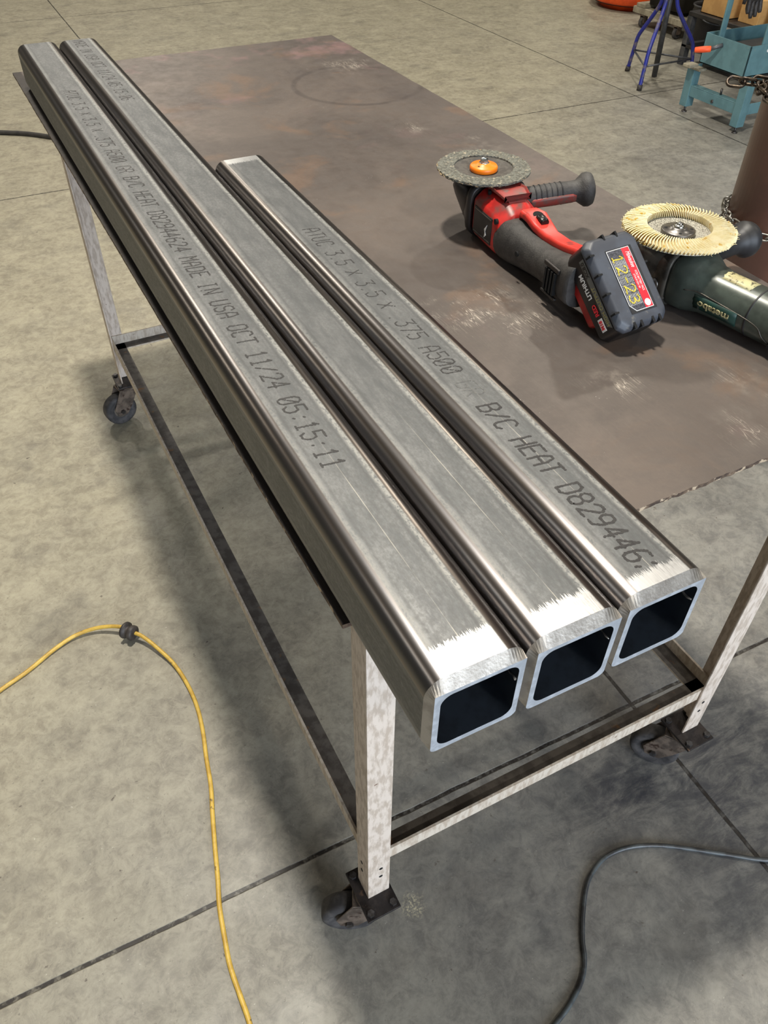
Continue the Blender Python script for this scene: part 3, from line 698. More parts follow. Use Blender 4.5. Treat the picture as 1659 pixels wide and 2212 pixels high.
    mb = MB(); mb.rings([[Vector((sx * hw - .008, y, z_ + dz)) for sx, dz in ((1, -.012), (1, -.002), (.7, 0), (-.7, 0), (-1, -.002), (-1, -.012))] for y, z_, hw in prof], False)
    pd = mb.build('paddle_switch', M['redpaddle'], t, 0.003, 3)
    mb = MB(); mb.lathe([(.0085, 0), (.0085, .0025)], 24, Matrix.Translation((-.008, .162, .0822)) @ Matrix.Rotation(-.3, 4, 'X')); mb.build('lock_recess', M['dark'], pd)
    mb = MB(); mb.rings([[Vector((-.008 + a_ * .0065, y + .012, .0820 + z_ + b_ * .0035)) for a_, b_ in selli(0, 0, 1, 1, 2.4, 12)] for y, z_ in ((.154, .001), (.158, .0025), (.168, .0008), (.171, -.001))]); mb.build('lock_button', M['batblack'], pd)
    # side handle to the right
    p0 = L(.592, .606, .060); p1 = L(.703, .566, .072); d = (p1 - p0)
    Mh = Matrix.Translation(p0) @ d.to_track_quat('Z', 'Y').to_matrix().to_4x4()
    hl = d.length
    hd = MB().lathe([(.010, -.020), (.013, -.004), (.0255, -.002), (.0270, .004), (.0250, .009), (.017, .014), (.0165, .022), (.0170, hl * .45), (.0160, hl * .72), (.0165, hl * .80), (.021, hl * .85), (.0255, hl * .90), (.0262, hl * .95), (.024, hl * 1.0), (.016, hl * 1.03), (.004, hl * 1.035)], 36, Mh).build('side_handle', M['grip'], t)
    mb = MB()
    for i in range(6):
        z_ = .026 + i * .0085; mb.lathe([(.0166, z_), (.0176, z_ + .0006), (.0176, z_ + .0018), (.0166, z_ + .0024)], 36, Mh, cap=False)
    split_build(mb, 'grip_ring', M['black'], hd)
    # red insert strip along the lower camera side of the handle
    n_ = []
    Mhi = Mh.inverted(); view = (Mhi.to_3x3() @ (Mi.to_3x3() @ V(-.35, -.75, -.30))).normalized()
    a0 = math.atan2(view.y, view.x); mb = MB(); rg = []
    for z_, w0 in ((.018, .30), (.022, .48), (hl * .45, .52), (hl * .72, .50), (hl * .77, .34)):
        R0 = .0183 if z_ < hl * .6 else .0177
        rg.append([Mh @ V(R0 * math.cos(a0 + s * w0), R0 * math.sin(a0 + s * w0), z_) for s in (-1, -.5, 0, .5, 1)] + [Mh @ V(.012 * math.cos(a0 + s * w0), .012 * math.sin(a0 + s * w0), z_) for s in (1, -1)])
    mb.rings(rg, True); mb.build('red_insert', M['reddull'], hd)
    mb = MB(); mb.cyl(L(.575, .612, .056), L(.594, .605, .060), .014); mb.cyl(L(.582, .61, .058), L(.588, .607, .059), .021); mb.build('handle_boss', M['black'], hd)
    # worn flap disc lying level on top
    z0 = 0.0975
    Rw = .0735; mb = MB()
    mb.lathe([(.010, z0 - .004), (.024, z0 - .0045), (.034, z0 - .002), (.040, z0 - .0005), (Rw - .001, z0 + .0002), (Rw - .001, z0 - .0030), (.030, z0 - .006), (.010, z0 - .007)], 72, cap=False)
    dk = mb.build('flap_disc', M['abr_back'], t)
    mb = MB(); N = 44
    for i in range(N):
        a = 2 * PI * i / N; rg = []
        for r_ in (.047, .055, .064, Rw + random.uniform(-.0008, .0015)):
            tw = a + (r_ - .047) * 9; dw = .0088 / r_ * (r_ / Rw) ** .4
            pts_ = [V(r_ * math.cos(tw - dw), r_ * math.sin(tw - dw), z0 + .0002), V(r_ * math.cos(tw), r_ * math.sin(tw), z0 + .0020 + random.uniform(0, .0004)), V(r_ * math.cos(tw + dw * .9), r_ * math.sin(tw + dw * .9), z0 + .0004)]
            rg.append(pts_ + [V(q.x, q.y, z0 - .0012) for q in reversed(pts_)])
        mb.rings(rg, False)
    mb.build('abrasive_flaps', M['abr_grey'], dk)
    mb = MB()
    for i in range(90):
        a = 2 * PI * i / 90 + random.uniform(-.02, .02); r_ = Rw + random.uniform(-.0006, .0010); w0 = .0022 + random.random() * .0012; z1 = z0 - .0025 + random.uniform(-.0015, .0015)
        mb.rings([[V((r_ + dr) * math.cos(a + s * w0 / r_), (r_ + dr) * math.sin(a + s * w0 / r_), z1 + q) for s, dr, q in ((-1, -.002, 0), (1, -.002, 0), (1, .0006, .001), (0, .0012, .002), (-1, .0004, .0024), (-1, -.002, .003))] , [V((r_ - .004) * math.cos(a), (r_ - .004) * math.sin(a), z1 + q * .5) for q in range(0, 6)]][:1] * 1 + [[V((r_ - .003) * math.cos(a + s * .5 * w0 / r_), (r_ - .003) * math.sin(a + s * .5 * w0 / r_), z1 + q) for s, q in ((-1, 0), (1, 0), (1, .001), (0, .002), (-1, .002), (-1, .0025))]], False)
    mb.build('frayed_rim', M['abr_edge'], dk)
    hb = MB().lathe([(.0215, z0 - .004), (.0222, z0 - .003), (.0222, z0 + .002), (.0205, z0 + .0042), (.012, z0 + .0050), (.0105, z0 + .0068), (.009, z0 + .0075)], 40).build('orange_hub', M['orangehub'], dk)
    mb = MB(); mb.lathe([(.0068, z0 + .0070), (.0072, z0 + .0078), (.0070, z0 + .0125), (.0058, z0 + .0135), (.0040, z0 + .0132), (.0036, z0 + .0115)], 6, smooth=False, cap=False); mb.lathe([(.0078, z0 + .0068), (.0082, z0 + .0080), (.007, z0 + .0085)], 24); mb.lathe([(.0036, z0 + .010), (.0036, z0 + .0118)], 12); mb.build('hub_nut', M['chrome'], hb)
    mb = MB(); mb.lathe([(.002, z0 + .0040), (.002, z0 + .0050)], 12, Matrix.Translation((.012, .006, 0))); mb.build('hub_hole', M['dark'], hb)
    # battery: own frame, x = across (world +x), y = long side downwards, z = out of the label face
    TLp, TRp, BLp = V(.506, .339, .120), V(.588, .344, .120), V(.472, .246, .045)
    bw, bl = .083, .128
    xw = (TRp - TLp).normalized(); yw = (BLp - TLp); yw = (yw - xw * yw.dot(xw)).normalized(); zw = yw.cross(xw) * 1.0
    if zw.z < 0: zw = -zw
    cen = TLp + xw * bw / 2 + yw * bl / 2
    cl = Mi @ V(cen.x, cen.y, cen.z + ZT); R3 = Mi.to_3x3()
    X, Y, Z = (R3 @ xw), (R3 @ -yw), (R3 @ zw)
    Mb = Matrix(((X.x, Y.x, Z.x, cl.x), (X.y, Y.y, Z.y, cl.y), (X.z, Y.z, Z.z, cl.z), (0, 0, 0, 1)))
    def P(mb): mb.v = [Mb @ q for q in mb.v]; return mb
    def oct_(hx, hy, c, z_): return [V(hx - c, hy, z_), V(-hx + c, hy, z_), V(-hx, hy - c, z_), V(-hx, -hy + c, z_), V(-hx + c, -hy, z_), V(hx - c, -hy, z_), V(hx, -hy + c, z_), V(hx, hy - c, z_)]
    hx, hy = bw / 2, bl / 2
    mb = MB(); mb.rings([oct_(hx - .004, hy - .003, .008, -.052), oct_(hx, hy, .008, -.046), oct_(hx, hy, .008, -.013)], False)
    bt = P(mb).build('battery_pack', M['batblack'], t, .003, 3)
    mb = MB(); mb.rings([oct_(hx + .0015, hy + .001, .009, -.014), oct_(hx + .0015, hy + .001, .009, -.007), oct_(hx - .003, hy - .004, .010, 0), oct_(hx - .010, hy - .012, .008, .0008)], False)
    cv = P(mb).build('battery_cover', M['battery'], bt, .0025, 3)
    mb = MB(); mb.rings([oct_(hx - .006, hy * .55, .004, -.066), oct_(hx - .004, hy * .62, .004, -.050)], False); P(mb).build('battery_foot', M['red'], bt, .002, 2)
    mb = MB()
    for i in range(4):
        y_ = -hy + .024 + i * .027
        mb.box(-hx - .002, -hx + .006, y_, y_ + .0025, -.009, .0003)
        mb.box(hx - .004, hx + .002, y_, y_ + .0025, -.009, -.001)
    for x_ in (-.022, -.010, .010, .022):
        mb.box(x_, x_ + .004, -hy - .0015, -hy + .009, -.010, .0003)
    for x_ in (-.012, .010): mb.box(x_, x_ + .003, hy - .009, hy + .0015, -.010, .0003)
    split_build(P(mb), 'cover_notch', M['dark'], cv)
    def SC(mb): mb.v = [V(q.x * 1.18, q.y * 1.18, q.z) for q in mb.v]; return mb
    # label recess, label and print
    lab = P(MB().box(-.016*1.18, .0215*1.18, -.040*1.18, .036*1.18, .0006, .0012)).build('label_recess', M['black'], cv)
    mb = MB(); mb.prism([(-.015, .035), (.0175, .035), (.0175, -.038), (-.008, -.038), (-.015, -.030)], 'z', .0012, .0015); P(SC(mb)).build('label_border', M['white'], cv)
    mb = MB(); mb.prism([(-.0143, .0343), (.0060, .0343), (.0060, -.0373), (-.0077, -.0373), (-.0143, -.0297)], 'z', .0015, .0017); P(SC(mb)).build('label_print', M['labeldark'], cv)
    mb = MB(); mb.box(.0060, .0168, -.0373, .0343, .0015, .0017); P(SC(mb)).build('label_band', M['labelred'], cv)
    RC = Matrix.Rotation(-PI / 2, 4, 'Z')
    LS = 1.18
    def txt(s, size, x, y, mat, name, par, **kw): return text_part(s, size * LS, Mb @ Matrix.Translation((x * LS, y * LS, .00185)) @ RC, mat, name, par, **kw)
    txt('Milwaukee', .0085, .0125, .020, M['white'], 'label_text', cv, shear=.3, font_scale=(.52, 1.0))
    txt('XC8.0 BATTERY PACK', .0042, .0128, -.006, M['white'], 'label_text', cv, font_scale=(.6, 1))
    txt('LITHIUM ION 18V', .0032, .0088, -.006, M['white'], 'label_text', cv, font_scale=(.7, 1))
    mb = MB(); mb.lathe([(.0042, .0017), (.0042, .00185)], 20, Matrix.Translation((.0112, -.032, 0)), cap=True); P(SC(mb)).build('label_seal', M['white'], cv)
    for i in range(9):
        y_ = .0
        txt('WARNING do not burn or crush, read manual', .0021, -.0125 + i * .0021, -.004, M['white'], 'small_print', cv, font_scale=(1.35, .8))
    # paint-marker numerals 12-23
    SG = {'1': [[(0, 4.6), (1.5, 6), (1.2, 0)], [(0, 0), (2.6, 0.2)]], '2': [[(0, 4.8), (1, 6), (3, 5.6), (3.4, 4), (0, .2), (1.2, .6), (4, 0)]], '-': [[(0.6, 3), (3.4, 3.1)]], '3': [[(.2, 5.4), (2, 6), (3.6, 5), (3, 3.6), (1.4, 3.2), (3.4, 2.6), (3.8, 1.2), (2, 0), (0, .8)]]}
    mb = MB(); y_ = .0265
    for ch in '12-23':
        for st in SG[ch]:
            sp_ = spline([V(-.0115 + q[1] * .0023, y_ - q[0] * .0024, .0021) for q in st], 6)
            mb.tube(sp_, .0007, 6)
        y_ -= .0118 if ch != '-' else .0105
    P(SC(mb)).build('marker_numerals', M['chalk'], cv)
    # side lettering, on the left cheek, read upwards
    Ms = Mb @ Matrix.Translation((-hx - .0001, 0, -.029)) @ Matrix(((0, 0, -1, 0), (1, 0, 0, 0), (0, -1, 0, 0), (0, 0, 0, 1))) if False else None
    side = Mb @ Matrix.Translation((-hx - .0004, 0, 0)) @ frame((0, 0, 0), (0, 1, 0), (0, 0, -1))
    def stx(s, size, y, z_, mat, name, **kw): return text_part(s, size, side @ Matrix.Translation((y, -z_ if False else -(z_), .0003)), mat, name, bt, **kw)
    # in 'side': local x = up the battery, local y = away from the face
    mb = MB(); mb.v = []; mb.prism([(-.052, .0155), (.046, .0155), (.046, .0245), (-.047, .0245)], 'z', -.0002, .0002); mb.v = [side @ q for q in mb.v]; mb.build('side_strip', M['greystrip'], bt)
    stx('HIGH OUTPUT', .0088, -.020, -.0200, M['khaki'], 'side_text', font_scale=(.95, 1))
    stx('XC8.0', .0088, .032, -.0200, M['batblack'], 'side_text', font_scale=(.95, 1), bold=.0002)
    mb = MB(); mb.box(-.051, -.033, .0275, .0365, -.0002, .0002); mb.v = [side @ q for q in mb.v]; mb.build('side_badge', M['white'], bt)
    stx('M18', .0085, -.042, -.0320, M['labelred'], 'side_text', font_scale=(.85, 1), bold=.0003)
    stx('RED', .0100, -.0205, -.0320, M['labelred'], 'side_text', font_scale=(.90, 1), bold=.0003)
    stx('LITHIUM', .0100, .0135, -.0320, M['white'], 'side_text', font_scale=(.95, 1), bold=.0003)
    return t
make_red_grinder()

# ------------------------------------------------------------------ green corded grinder with yellow flap disc
def make_green_grinder():
    ax = V(0.17, -0.985, 0).normalized()
    Mt = frame((0.682, 0.349, ZT), (ax.y, -ax.x, 0), ax)
    t = thing('angle_grinder', 'dark green corded angle grinder lying with a fluffy yellow flap disc facing up', 'angle grinder', Mt)
    Mi = Mt.inverted(); L = lambda x, y, z: Mi @ V(x, y, ZT + z)
    mb = MB(); loft_z(mb, [(.002, 0, .006, .022, .018, 2.8), (.006, 0, .004, .028, .024, 2.8), (.030, 0, -.002, .035, .034, 3), (.050, 0, -.008, .038, .040, 3), (.064, 0, -.010, .036, .040, 3), (.072, 0, -.008, .032, .034, 2.6)]); loft_y(mb, [(-.005, 0, .040, .034, .034, 3.2), (0.010, 0, .040, .039, .037, 3.4), (0.022, 0, .040, .042, .039, 4), (.029, 0, .040, .042, .039, 4)])
    g = mb.build('gear_head', M['castmetal'], t)
    mb = MB(); mb.lathe([(.030, .070), (.030, .080), (.022, .084), (.012, .086), (.012, .094)], 32); mb.box(-.030, .024, .022, .032, .070, .080); mb.build('guard_collar', M['castmetal'], g, .001)
    mb = MB(); mb.cyl((.036, .008, .030), (.0415, .008, .030), .0085, n=24); mb.build('handle_socket', M['washer'], g)
    mb = MB(); mb.cyl((.0405, .008, .030), (.0422, .008, .030), .0052, n=20); mb.build('socket_hole', M['dark'], g)
    mb = MB(); loft_y(mb, [(.029, 0, .040, .040, .038, 3.4), (.034, 0, .041, .042, .040, 3), (.052, 0, .041, .042, .040, 2.8), (.062, 0, .040, .039, .038, 2.4), (.074, 0, .038, .0345, .034, 2.2), (.095, 0, .037, .0325, .0325, 2.1), (.300, 0, .037, .0325, .0325, 2.1), (.315, 0, .037, .036, .035, 2.4), (.380, 0, .038, .036, .034, 2.6), (.400, 0, .038, .026, .024, 2.4)], 36)
    h = mb.build('motor_housing', M['green'], t)
    # raised seam running along the camera side, end band
    mb = MB(); mb.tube(spline([V(.0400, .058, .043), V(.0345, .074, .045), V(.0328, .100, .043), V(.0328, .165, .037), V(.0300, .182, .023), V(.022, .205, .009)], 6), .0009, 6); mb.build('housing_seam', M['castmetal'], h)
    mb = MB(); mb.rings([[V(q[0], y, q[1]) for q in selli(0, .037, .0325 + e_, .0325 + e_, 2.1, 36)] for y, e_ in ((.150, -.001), (.151, .0006), (.153, .0006), (.154, -.001))]); mb.build('housing_joint', M['black'], h)
    mb = MB(); mb.cyl((.026, .196, .018), (.032, .196, .016), .0045, n=16); mb.build('screw_hole', M['dark'], h)
    # label panel with the maker's lettering, upside down on the camera side
    def onbody(a, y, e_=.0): # a: angle from +x towards +z
        c, s_ = math.cos(a), math.sin(a); return V(.0325 * c + c * e_, y, .037 + .0325 * s_ + s_ * e_)
    mb = MB(); rg = []
    for y in (.070, .082, .095, .11, .125, .140):
        rg.append([onbody(a, y, .0015 if y > .080 else .0030) for a in (.12, -.1, -.32, -.52)] + [onbody(a, y, -.003) for a in (-.52, .12)])
    mb.rings(rg, True); lb = mb.build('logo_panel', M['greenlabel'], h)
    a_ = -.20; pn = V(math.cos(a_), 0, math.sin(a_)); o_ = onbody(a_, .105, .0022)
    xd = V(0, -1, 0); Mtxt = frame(o_, xd, pn.cross(xd))
    text_part('metabo', .0175, Mtxt, M['tan'], 'logo_text', lb, extr=.0006, font_scale=(.95, .8), bold=.0002)
    # tan worn sticker along the top
    mb = MB(); rg = []
    for y in (.072, .084, .10, .12, .137):
        rg.append([onbody(a, y, .0006 if y > .080 else .002) for a in (1.85, 1.6, 1.35, 1.12)] + [onbody(a, y, -.002) for a in (1.12, 1.85)])
    mb.rings(rg, True); mb.build('worn_sticker', M['tan'], h)
    # side handle to the right rear
    p0 = L(.718, .342, .044); p1 = L(.838, .352, .052); d = p1 - p0; hl = d.length
    Mh = Matrix.Translation(p0) @ d.to_track_quat('Z', 'Y').to_matrix().to_4x4()
    MB().lathe([(.010, 0), (.012, .018), (.026, .022), (.027, .026), (.020, .032), (.0155, .040), (.0155, hl * .6), (.016, hl * .76), (.021, hl * .82), (.0262, hl * .88), (.0268, hl * .94), (.024, hl * 1.0), (.014, hl * 1.04), (.003, hl * 1.045)], 36, Mh).build('side_handle', M['black'], t)
    # power cord leaving the tail
    mb = MB(); mb.tube(spline([V(0, .395, .036), V(0, .43, .022), V(.01, .47, .006), V(.05, .52, .005), V(.12, .54, .005)], 8), .0045, 10); mb.build('power_cord', M['blackrub'], t)
    # flap disc: backing dish + fanned flaps
    z0 = .0975; Ro, Ri = .0765, .0445
    mb = MB(); mb.lathe([(.010, z0 - .006), (.030, z0 - .0065), (.044, z0 - .003), (Ro - .002, z0 - .001), (Ro - .001, z0 - .0035), (.044, z0 - .0062), (.010, z0 - .0095)], 72, cap=False)
    dk = mb.build('flap_disc', M['mesh'], t)
    N = 92; mb = MB()
    for i in range(N):
        a = 2 * PI * i / N; top = []; 
        rg = []
        for j in range(6):
            u_ = j / 5; r_ = Ri + (Ro - Ri) * u_ + (random.uniform(-.0006, .0018) if j == 5 else 0)
            tw = a + u_ * .16 - .04 * math.sin(u_ * PI)
            th_ = .0016 / r_ * (1.0 + .2 * u_); hgt = .0068 - .0026 * u_ * u_ + random.uniform(-.0003, .0003)
            lean = .0042 / r_
            A = lambda da, zz: V(r_ * math.cos(tw + da), r_ * math.sin(tw + da), z0 + zz)
            rg.append([A(-th_ * .4, -.0025), A(-th_ * .3 + lean, hgt), A(th_ * .5 + lean, hgt - .0006), A(th_ * .4, -.0025)])
        mb.rings(rg, False)
    fl_ = mb.build('abrasive_flaps', M['flap'], dk)
    mb = MB(); mb.lathe([(Ri + .001, z0 - .001), (Ri + .004, z0 + .0045), (Ro - .003, z0 + .0016), (Ro - .001, z0 - .002)], 72, cap=False); mb.build('flap_glue', M['flapdark'], dk)
    mb = MB()
    for i in range(70):
        a = random.uniform(0, 2 * PI); r_ = Ro + random.uniform(-.001, .0005)
        q0 = V(r_ * math.cos(a), r_ * math.sin(a), z0 + random.uniform(-.002, .003)); q1 = q0 + V(random.uniform(-.001, .001) + math.cos(a) * .004, random.uniform(-.001, .001) + math.sin(a) * .004, random.uniform(-.001, .003))
        mb.cyl(q0, q1, .0003, n=4)
    mb.build('loose_thread', M['flap'], dk)
    wn = MB().lathe([(.022, z0 - .006), (.0235, z0 - .005), (.0235, z0 - .001), (.021, z0 + .0005), (.012, z0 + .0010), (.0115, z0 + .003), (.008, z0 + .0035)], 40).build('clamping_flange', M['washer'], dk)
    mb = MB()
    for i in range(4):
        a = PI / 4 + i * PI / 2; mb.lathe([(.0023, z0), (.0023, z0 + .0010)], 12, Matrix.Translation((.0175 * math.cos(a), .0175 * math.sin(a), 0)))
    split_build(mb, 'pin_hole', M['dark'], wn)
    MB().lathe([(.0075, z0 + .0030), (.0078, z0 + .0045), (.006, z0 + .0062), (.0045, z0 + .0066), (.0042, z0 + .0085), (.002, z0 + .0095)], 24).build('spindle_tip', M['chrome'], wn)
    return t
make_green_grinder()

# ------------------------------------------------------------------ cords and hose on the floor
def cord(name, pts, r, mat, label, n=10):
    mb = MB(); sp_ = spline(pts, 8); mb.tube(sp_, r, n); return tag(mb.build(name, mat), label, 'cord')
Y = [(-0.60, 0.755), (-0.52, 0.785), (-0.457, 0.819), (-0.395, 0.844), (-0.329, 0.878), (-0.279, 0.893), (-0.228, 0.886), (-0.185, 0.861), (-0.168, 0.836), (-0.146, 0.812), (-0.122, 0.766), (-0.102, 0.714), (-0.092, 0.655), (-0.090, 0.595), (-0.097, 0.531), (-0.110, 0.467), (-0.121, 0.405), (-0.136, 0.35), (-0.152, 0.288), (-0.166, 0.23), (-0.179, 0.182), (-0.188, 0.128), (-0.194, 0.083), (-0.194, 0.032), (-0.194, -0.01), (-0.20, -0.08)]
pts = []
for x_, y_ in Y:
    d = math.hypot(x_ + .168, y_ - .835); lift = .020 * math.exp(-(d / .10) ** 2)
    pts.append(V(x_, y_, .0047 + lift))
root = thing('extension_cord', 'yellow extension cord snaking across the floor at the left', 'cord', V(-.168, .835, 0))
mb = MB(); mb.tube([q - V(-.168, .835, 0) for q in spline(pts, 8)], .0045, 10); mb.build('cord_jacket', M['yellow'], root)
dk_ = (V(-.146, .812, 0) - V(-.185, .861, 0)).normalized()
Mk = Matrix.Translation((0.0, 0.0, .0247)) @ dk_.to_track_quat('Z', 'Y').to_matrix().to_4x4()
mb = MB(); mb.lathe([(.006, -.015), (.018, -.0145), (.0195, -.012), (.0195, -.007), (.014, -.005), (.0135, .001), (.0165, .003), (.0175, .006), (.0175, .012), (.015, .0145), (.006, .015)], 36, Mk); mb.build('cord_clamp', M['blackrub'], root)['label'] = 'round black clamp threaded on the yellow cord'
G = [(0.90, -0.25), (0.83, -0.232), (0.747, -0.198), (0.68, -0.151), (0.598, -0.093), (0.543, -0.066), (0.496, -0.057), (0.46, -0.062), (0.423, -0.08), (0.387, -0.115), (0.358, -0.151), (0.341, -0.179), (0.317, -0.202), (0.279, -0.221), (0.242, -0.233), (0.15, -0.26)]
cord('power_cord', [V(x_, y_, .0042) for x_, y_ in G], .0041, M['greycord'], 'grey power cord curving over the floor at the lower right corner')
Hs = [(-0.5, 4.72), (-0.2, 4.52), (0.049, 4.38), (0.175, 4.297), (0.293, 4.18), (0.42, 4.05), (0.6, 3.95)]
cord('air_hose', [V(x_, y_, .0115) for x_, y_ in Hs], .0112, M['hose'], 'thick black hose on the floor at the left edge, behind the table')

# ------------------------------------------------------------------ brown column with chain
cc = V(1.526, .808, 0); cr = .12
mb = MB(); mb.lathe([(cr, 0.0), (cr, H)], 64, Matrix.Translation((0, 0, 0)))
col = thing('steel_column', 'thick round brown-painted steel column beyond the right edge of the table', 'column', cc)
mb.build('column_shaft', M['column'], col)
ch = thing('steel_chain', 'bright galvanised chain wrapped round the brown column behind the yellow disc', 'chain', V(cc.x, cc.y, .672))
def link(L_, W2, r, M4, n=18):
    pts_ = []
    for k_ in range(n):
        a = 2 * PI * k_ / n; x_ = math.cos(a) * W2; y_ = math.sin(a) * W2 + math.copysign(L_ / 2 - W2, math.sin(a)); pts_.append(V(x_, y_, 0))
    rings = []
    for i, q in enumerate(pts_):
        tg = (pts_[(i + 1) % n] - pts_[i - 1]).normalized(); a_ = tg.cross(V(0, 0, 1)).normalized()
        rings.append([M4 @ (q + a_ * r * math.cos(2 * PI * k_ / 8) + V(0, 0, 1) * r * math.sin(2 * PI * k_ / 8)) for k_ in range(8)])
    mb = MB(); mb.rings(rings, True, cap=False, closed=True); return mb
N = 40; lm = None
for i in range(N):
    a = 2 * PI * i / N; R_ = cr + .0075; sag = .010 * math.cos(a - 2.0) 
    M4 = Matrix.Translation((R_ * math.cos(a), R_ * math.sin(a), sag)) @ Matrix.Rotation(a, 4, 'Z') @ Matrix.Rotation(PI / 4 if i % 2 else -PI / 4, 4, 'Y')
    if lm is None:
        lm = link(.027, .0075, .0022, Matrix.Identity(4)).build('chain_link', M['chain'], ch); lm.matrix_local = M4
    else:
        c_ = lm.copy(); C.objects.link(c_); c_.parent = ch; c_.matrix_local = M4
# hanging tail of the chain on the left of the column
az_ = math.radians(51 + 3.3)
left = V(-math.cos(az_), math.sin(az_), 0)      # perpendicular to the line of sight, to the left
for i in range(4):
    q = left * (cr + .008) + V(0, 0, .012 - i * .021)
    M4 = Matrix.Translation(q) @ Matrix.Rotation(math.atan2(left.y, left.x), 4, 'Z') @ Matrix.Rotation(PI / 2, 4, 'X') @ Matrix.Rotation(PI / 2 * (i % 2), 4, 'Y')
    c_ = lm.copy(); C.objects.link(c_); c_.parent = ch; c_.matrix_local = M4
# second, weathered chain sticking out higher up
ch2 = thing('steel_chain', 'dark weathered chain tied round the column higher up, one end sticking out left', 'chain', V(cc.x, cc.y, .944))
lm2 = link(.038, .0105, .0036, Matrix.Identity(4)).build('chain_link', M['chaindark'], ch2)
first = True
for i in range(28 + 3):
    if i < 28:
        a = 2 * PI * i / 28; R_ = cr + .010
        M4 = Matrix.Translation((R_ * math.cos(a), R_ * math.sin(a), .004 * math.sin(3 * a))) @ Matrix.Rotation(a, 4, 'Z') @ Matrix.Rotation(PI / 4 if i % 2 else -PI / 4, 4, 'Y')
    else:
        j = i - 28; q = left * (cr + .012 + j * .026) + V(0, 0, .010 - .004 * j)
        M4 = Matrix.Translation(q) @ Matrix.Rotation(math.atan2(left.y, left.x) - PI / 2, 4, 'Z') @ Matrix.Rotation(PI / 4 if i % 2 else -PI / 4, 4, 'Y')
    if first: lm2.matrix_local = M4; first = False
    else: c_ = lm2.copy(); C.objects.link(c_); c_.parent = ch2; c_.matrix_local = M4

# ------------------------------------------------------------------ blue tripod stand
tp_c = V(3.80, 3.66, 0)
tr = thing('tripod_stand', 'blue tube-legged tripod stand with a dark centre post, far right', 'tripod stand', tp_c)
feet = [V(3.80, 3.885, 0), V(3.600, 3.535, 0), V(4.01, 3.54, 0)]
knees = []
for f in feet:
    d = f - tp_c; mb = MB()
    path = [d + V(0, 0, .012), d * .93 + V(0, 0, .10), d * .86 + V(0, 0, .19), d * .76 + V(0, 0, .235), d * .45 + V(0, 0, .33), d * .22 + V(0, 0, .42), d * .15 + V(0, 0, .56), d * .14 + V(0, 0, .74)]
    mb.tube(spline(path, 5), .0115, 12); lg = mb.build('leg', M['blue'], tr)
    MB().cyl(d * 1.005 + V(0, 0, 0), d * .985 + V(0, 0, .030), .0155).build('rubber_foot', M['blackrub'], lg)
    knees.append(d * .905 + V(0, 0, .125))
for i in range(3):
    MB().cyl(knees[i], knees[(i + 1) % 3], .0055).build('rung', M['steelgrey'], tr)
MB().cyl((0.02, 0, 0.02), (0, 0, .80), .0165).build('centre_post', M['steelgrey'], tr)
MB().lathe([(.05, .62), (.06, .64), (.06, .72), (.05, .74)], 24).build('post_collar', M['steelgrey'], tr)

# ------------------------------------------------------------------ teal machine stand
mx, my = 3.565, 2.72
mc = thing('metal_bandsaw', 'teal metal saw on short angle-iron legs with an orange crank handle', 'saw', V(mx, my, 0))
bx, by = .52, .44
def tl(name, mb, mat='teal', b=.002, par=mc): return mb.build(name, M[mat], par, b, 2)
for (x_, y_, sx, sy) in ((0, 0, 1, 1), (0, by, 1, -1), (bx, 0, -1, 1), (bx, by, -1, -1)):
    mb = MB(); angle_v(mb, x_, y_ if sy > 0 else y_, sx, sy, .028, .245, .052, .004)
    if sy < 0:   # the far legs also turn their flange towards the camera
        mb = MB(); angle_v(mb, x_, y_ - .052, sx, 1, .028, .245, .052, .004)
    lg = tl('leg', mb)
    MB().cyl((x_ + sx * .012, y_ - (0.04 if sy < 0 else -.012), .003), (x_ + sx * .012, y_ - (0.04 if sy < 0 else -.012), .03), .006).lathe([(.016, 0), (.014, .006)], 20, Matrix.Translation((x_ + sx * .012, y_ - (0.04 if sy < 0 else -.012), 0))).build('levelling_foot', M['bolt'], lg)
mb = MB(); mb.box(.004, .010, .052, by - .052, .085, .135); mb.box(.004, .05, .052, by - .052, .135, .140); tl('cross_rail', mb)
mb = MB(); mb.box(.052, bx - .052, .004, .010, .085, .14); tl('cross_rail', mb)
mb = MB(); mb.box(bx - .01, bx - .004, .052, by - .052, .085, .135); tl('cross_rail', mb)
mb = MB(); mb.cyl((-.002, .21, .105), (.010, .21, .105), .008, n=12); mb.cyl((.03, .19, .14), (.03, .19, .17), .006); mb.build('bolt', M['bolt'], mc)
# trough body
b0 = .262; b1 = .405; y0_, y1_ = .045, .365
mb = MB()
for P in (((-.006, 0), (y0_, y1_)), ((bx - .08, bx - .074), (y0_, y1_))): mb.box(P[0][0], P[0][1], P[1][0], P[1][1], b0, b1)
mb.box(-.006, bx - .074, y0_, y0_ + .006, b0, b1 - .0); mb.box(-.006, bx - .074, y1_ - .006, y1_, b0, b1); mb.box(-.006, bx - .074, y0_, y1_, b0, b0 + .006)
tl('coolant_tray', mb, b=.001)
mb = MB(); mb.box(.06, .40, .10, .30, b0 + .02, b0 + .10); tl('motor_block', mb, 'drumblack', .01)
for x_, y_ in ((.028, .300), (.078, .052)):
    mb = MB(); mb.box(x_, x_ + .036, y_ , y_ + .010, b1 - .06, .92); tl('upright', mb)
mb = MB(); mb.box(.0, .30, .12, .30, .62, .80); tl('saw_frame', mb, 'teal', .02)
MB().cyl((-.004, .235, .372), (-.060, .270, .350), .010, n=14).build('crank_arm', M['steelgrey'], mc)
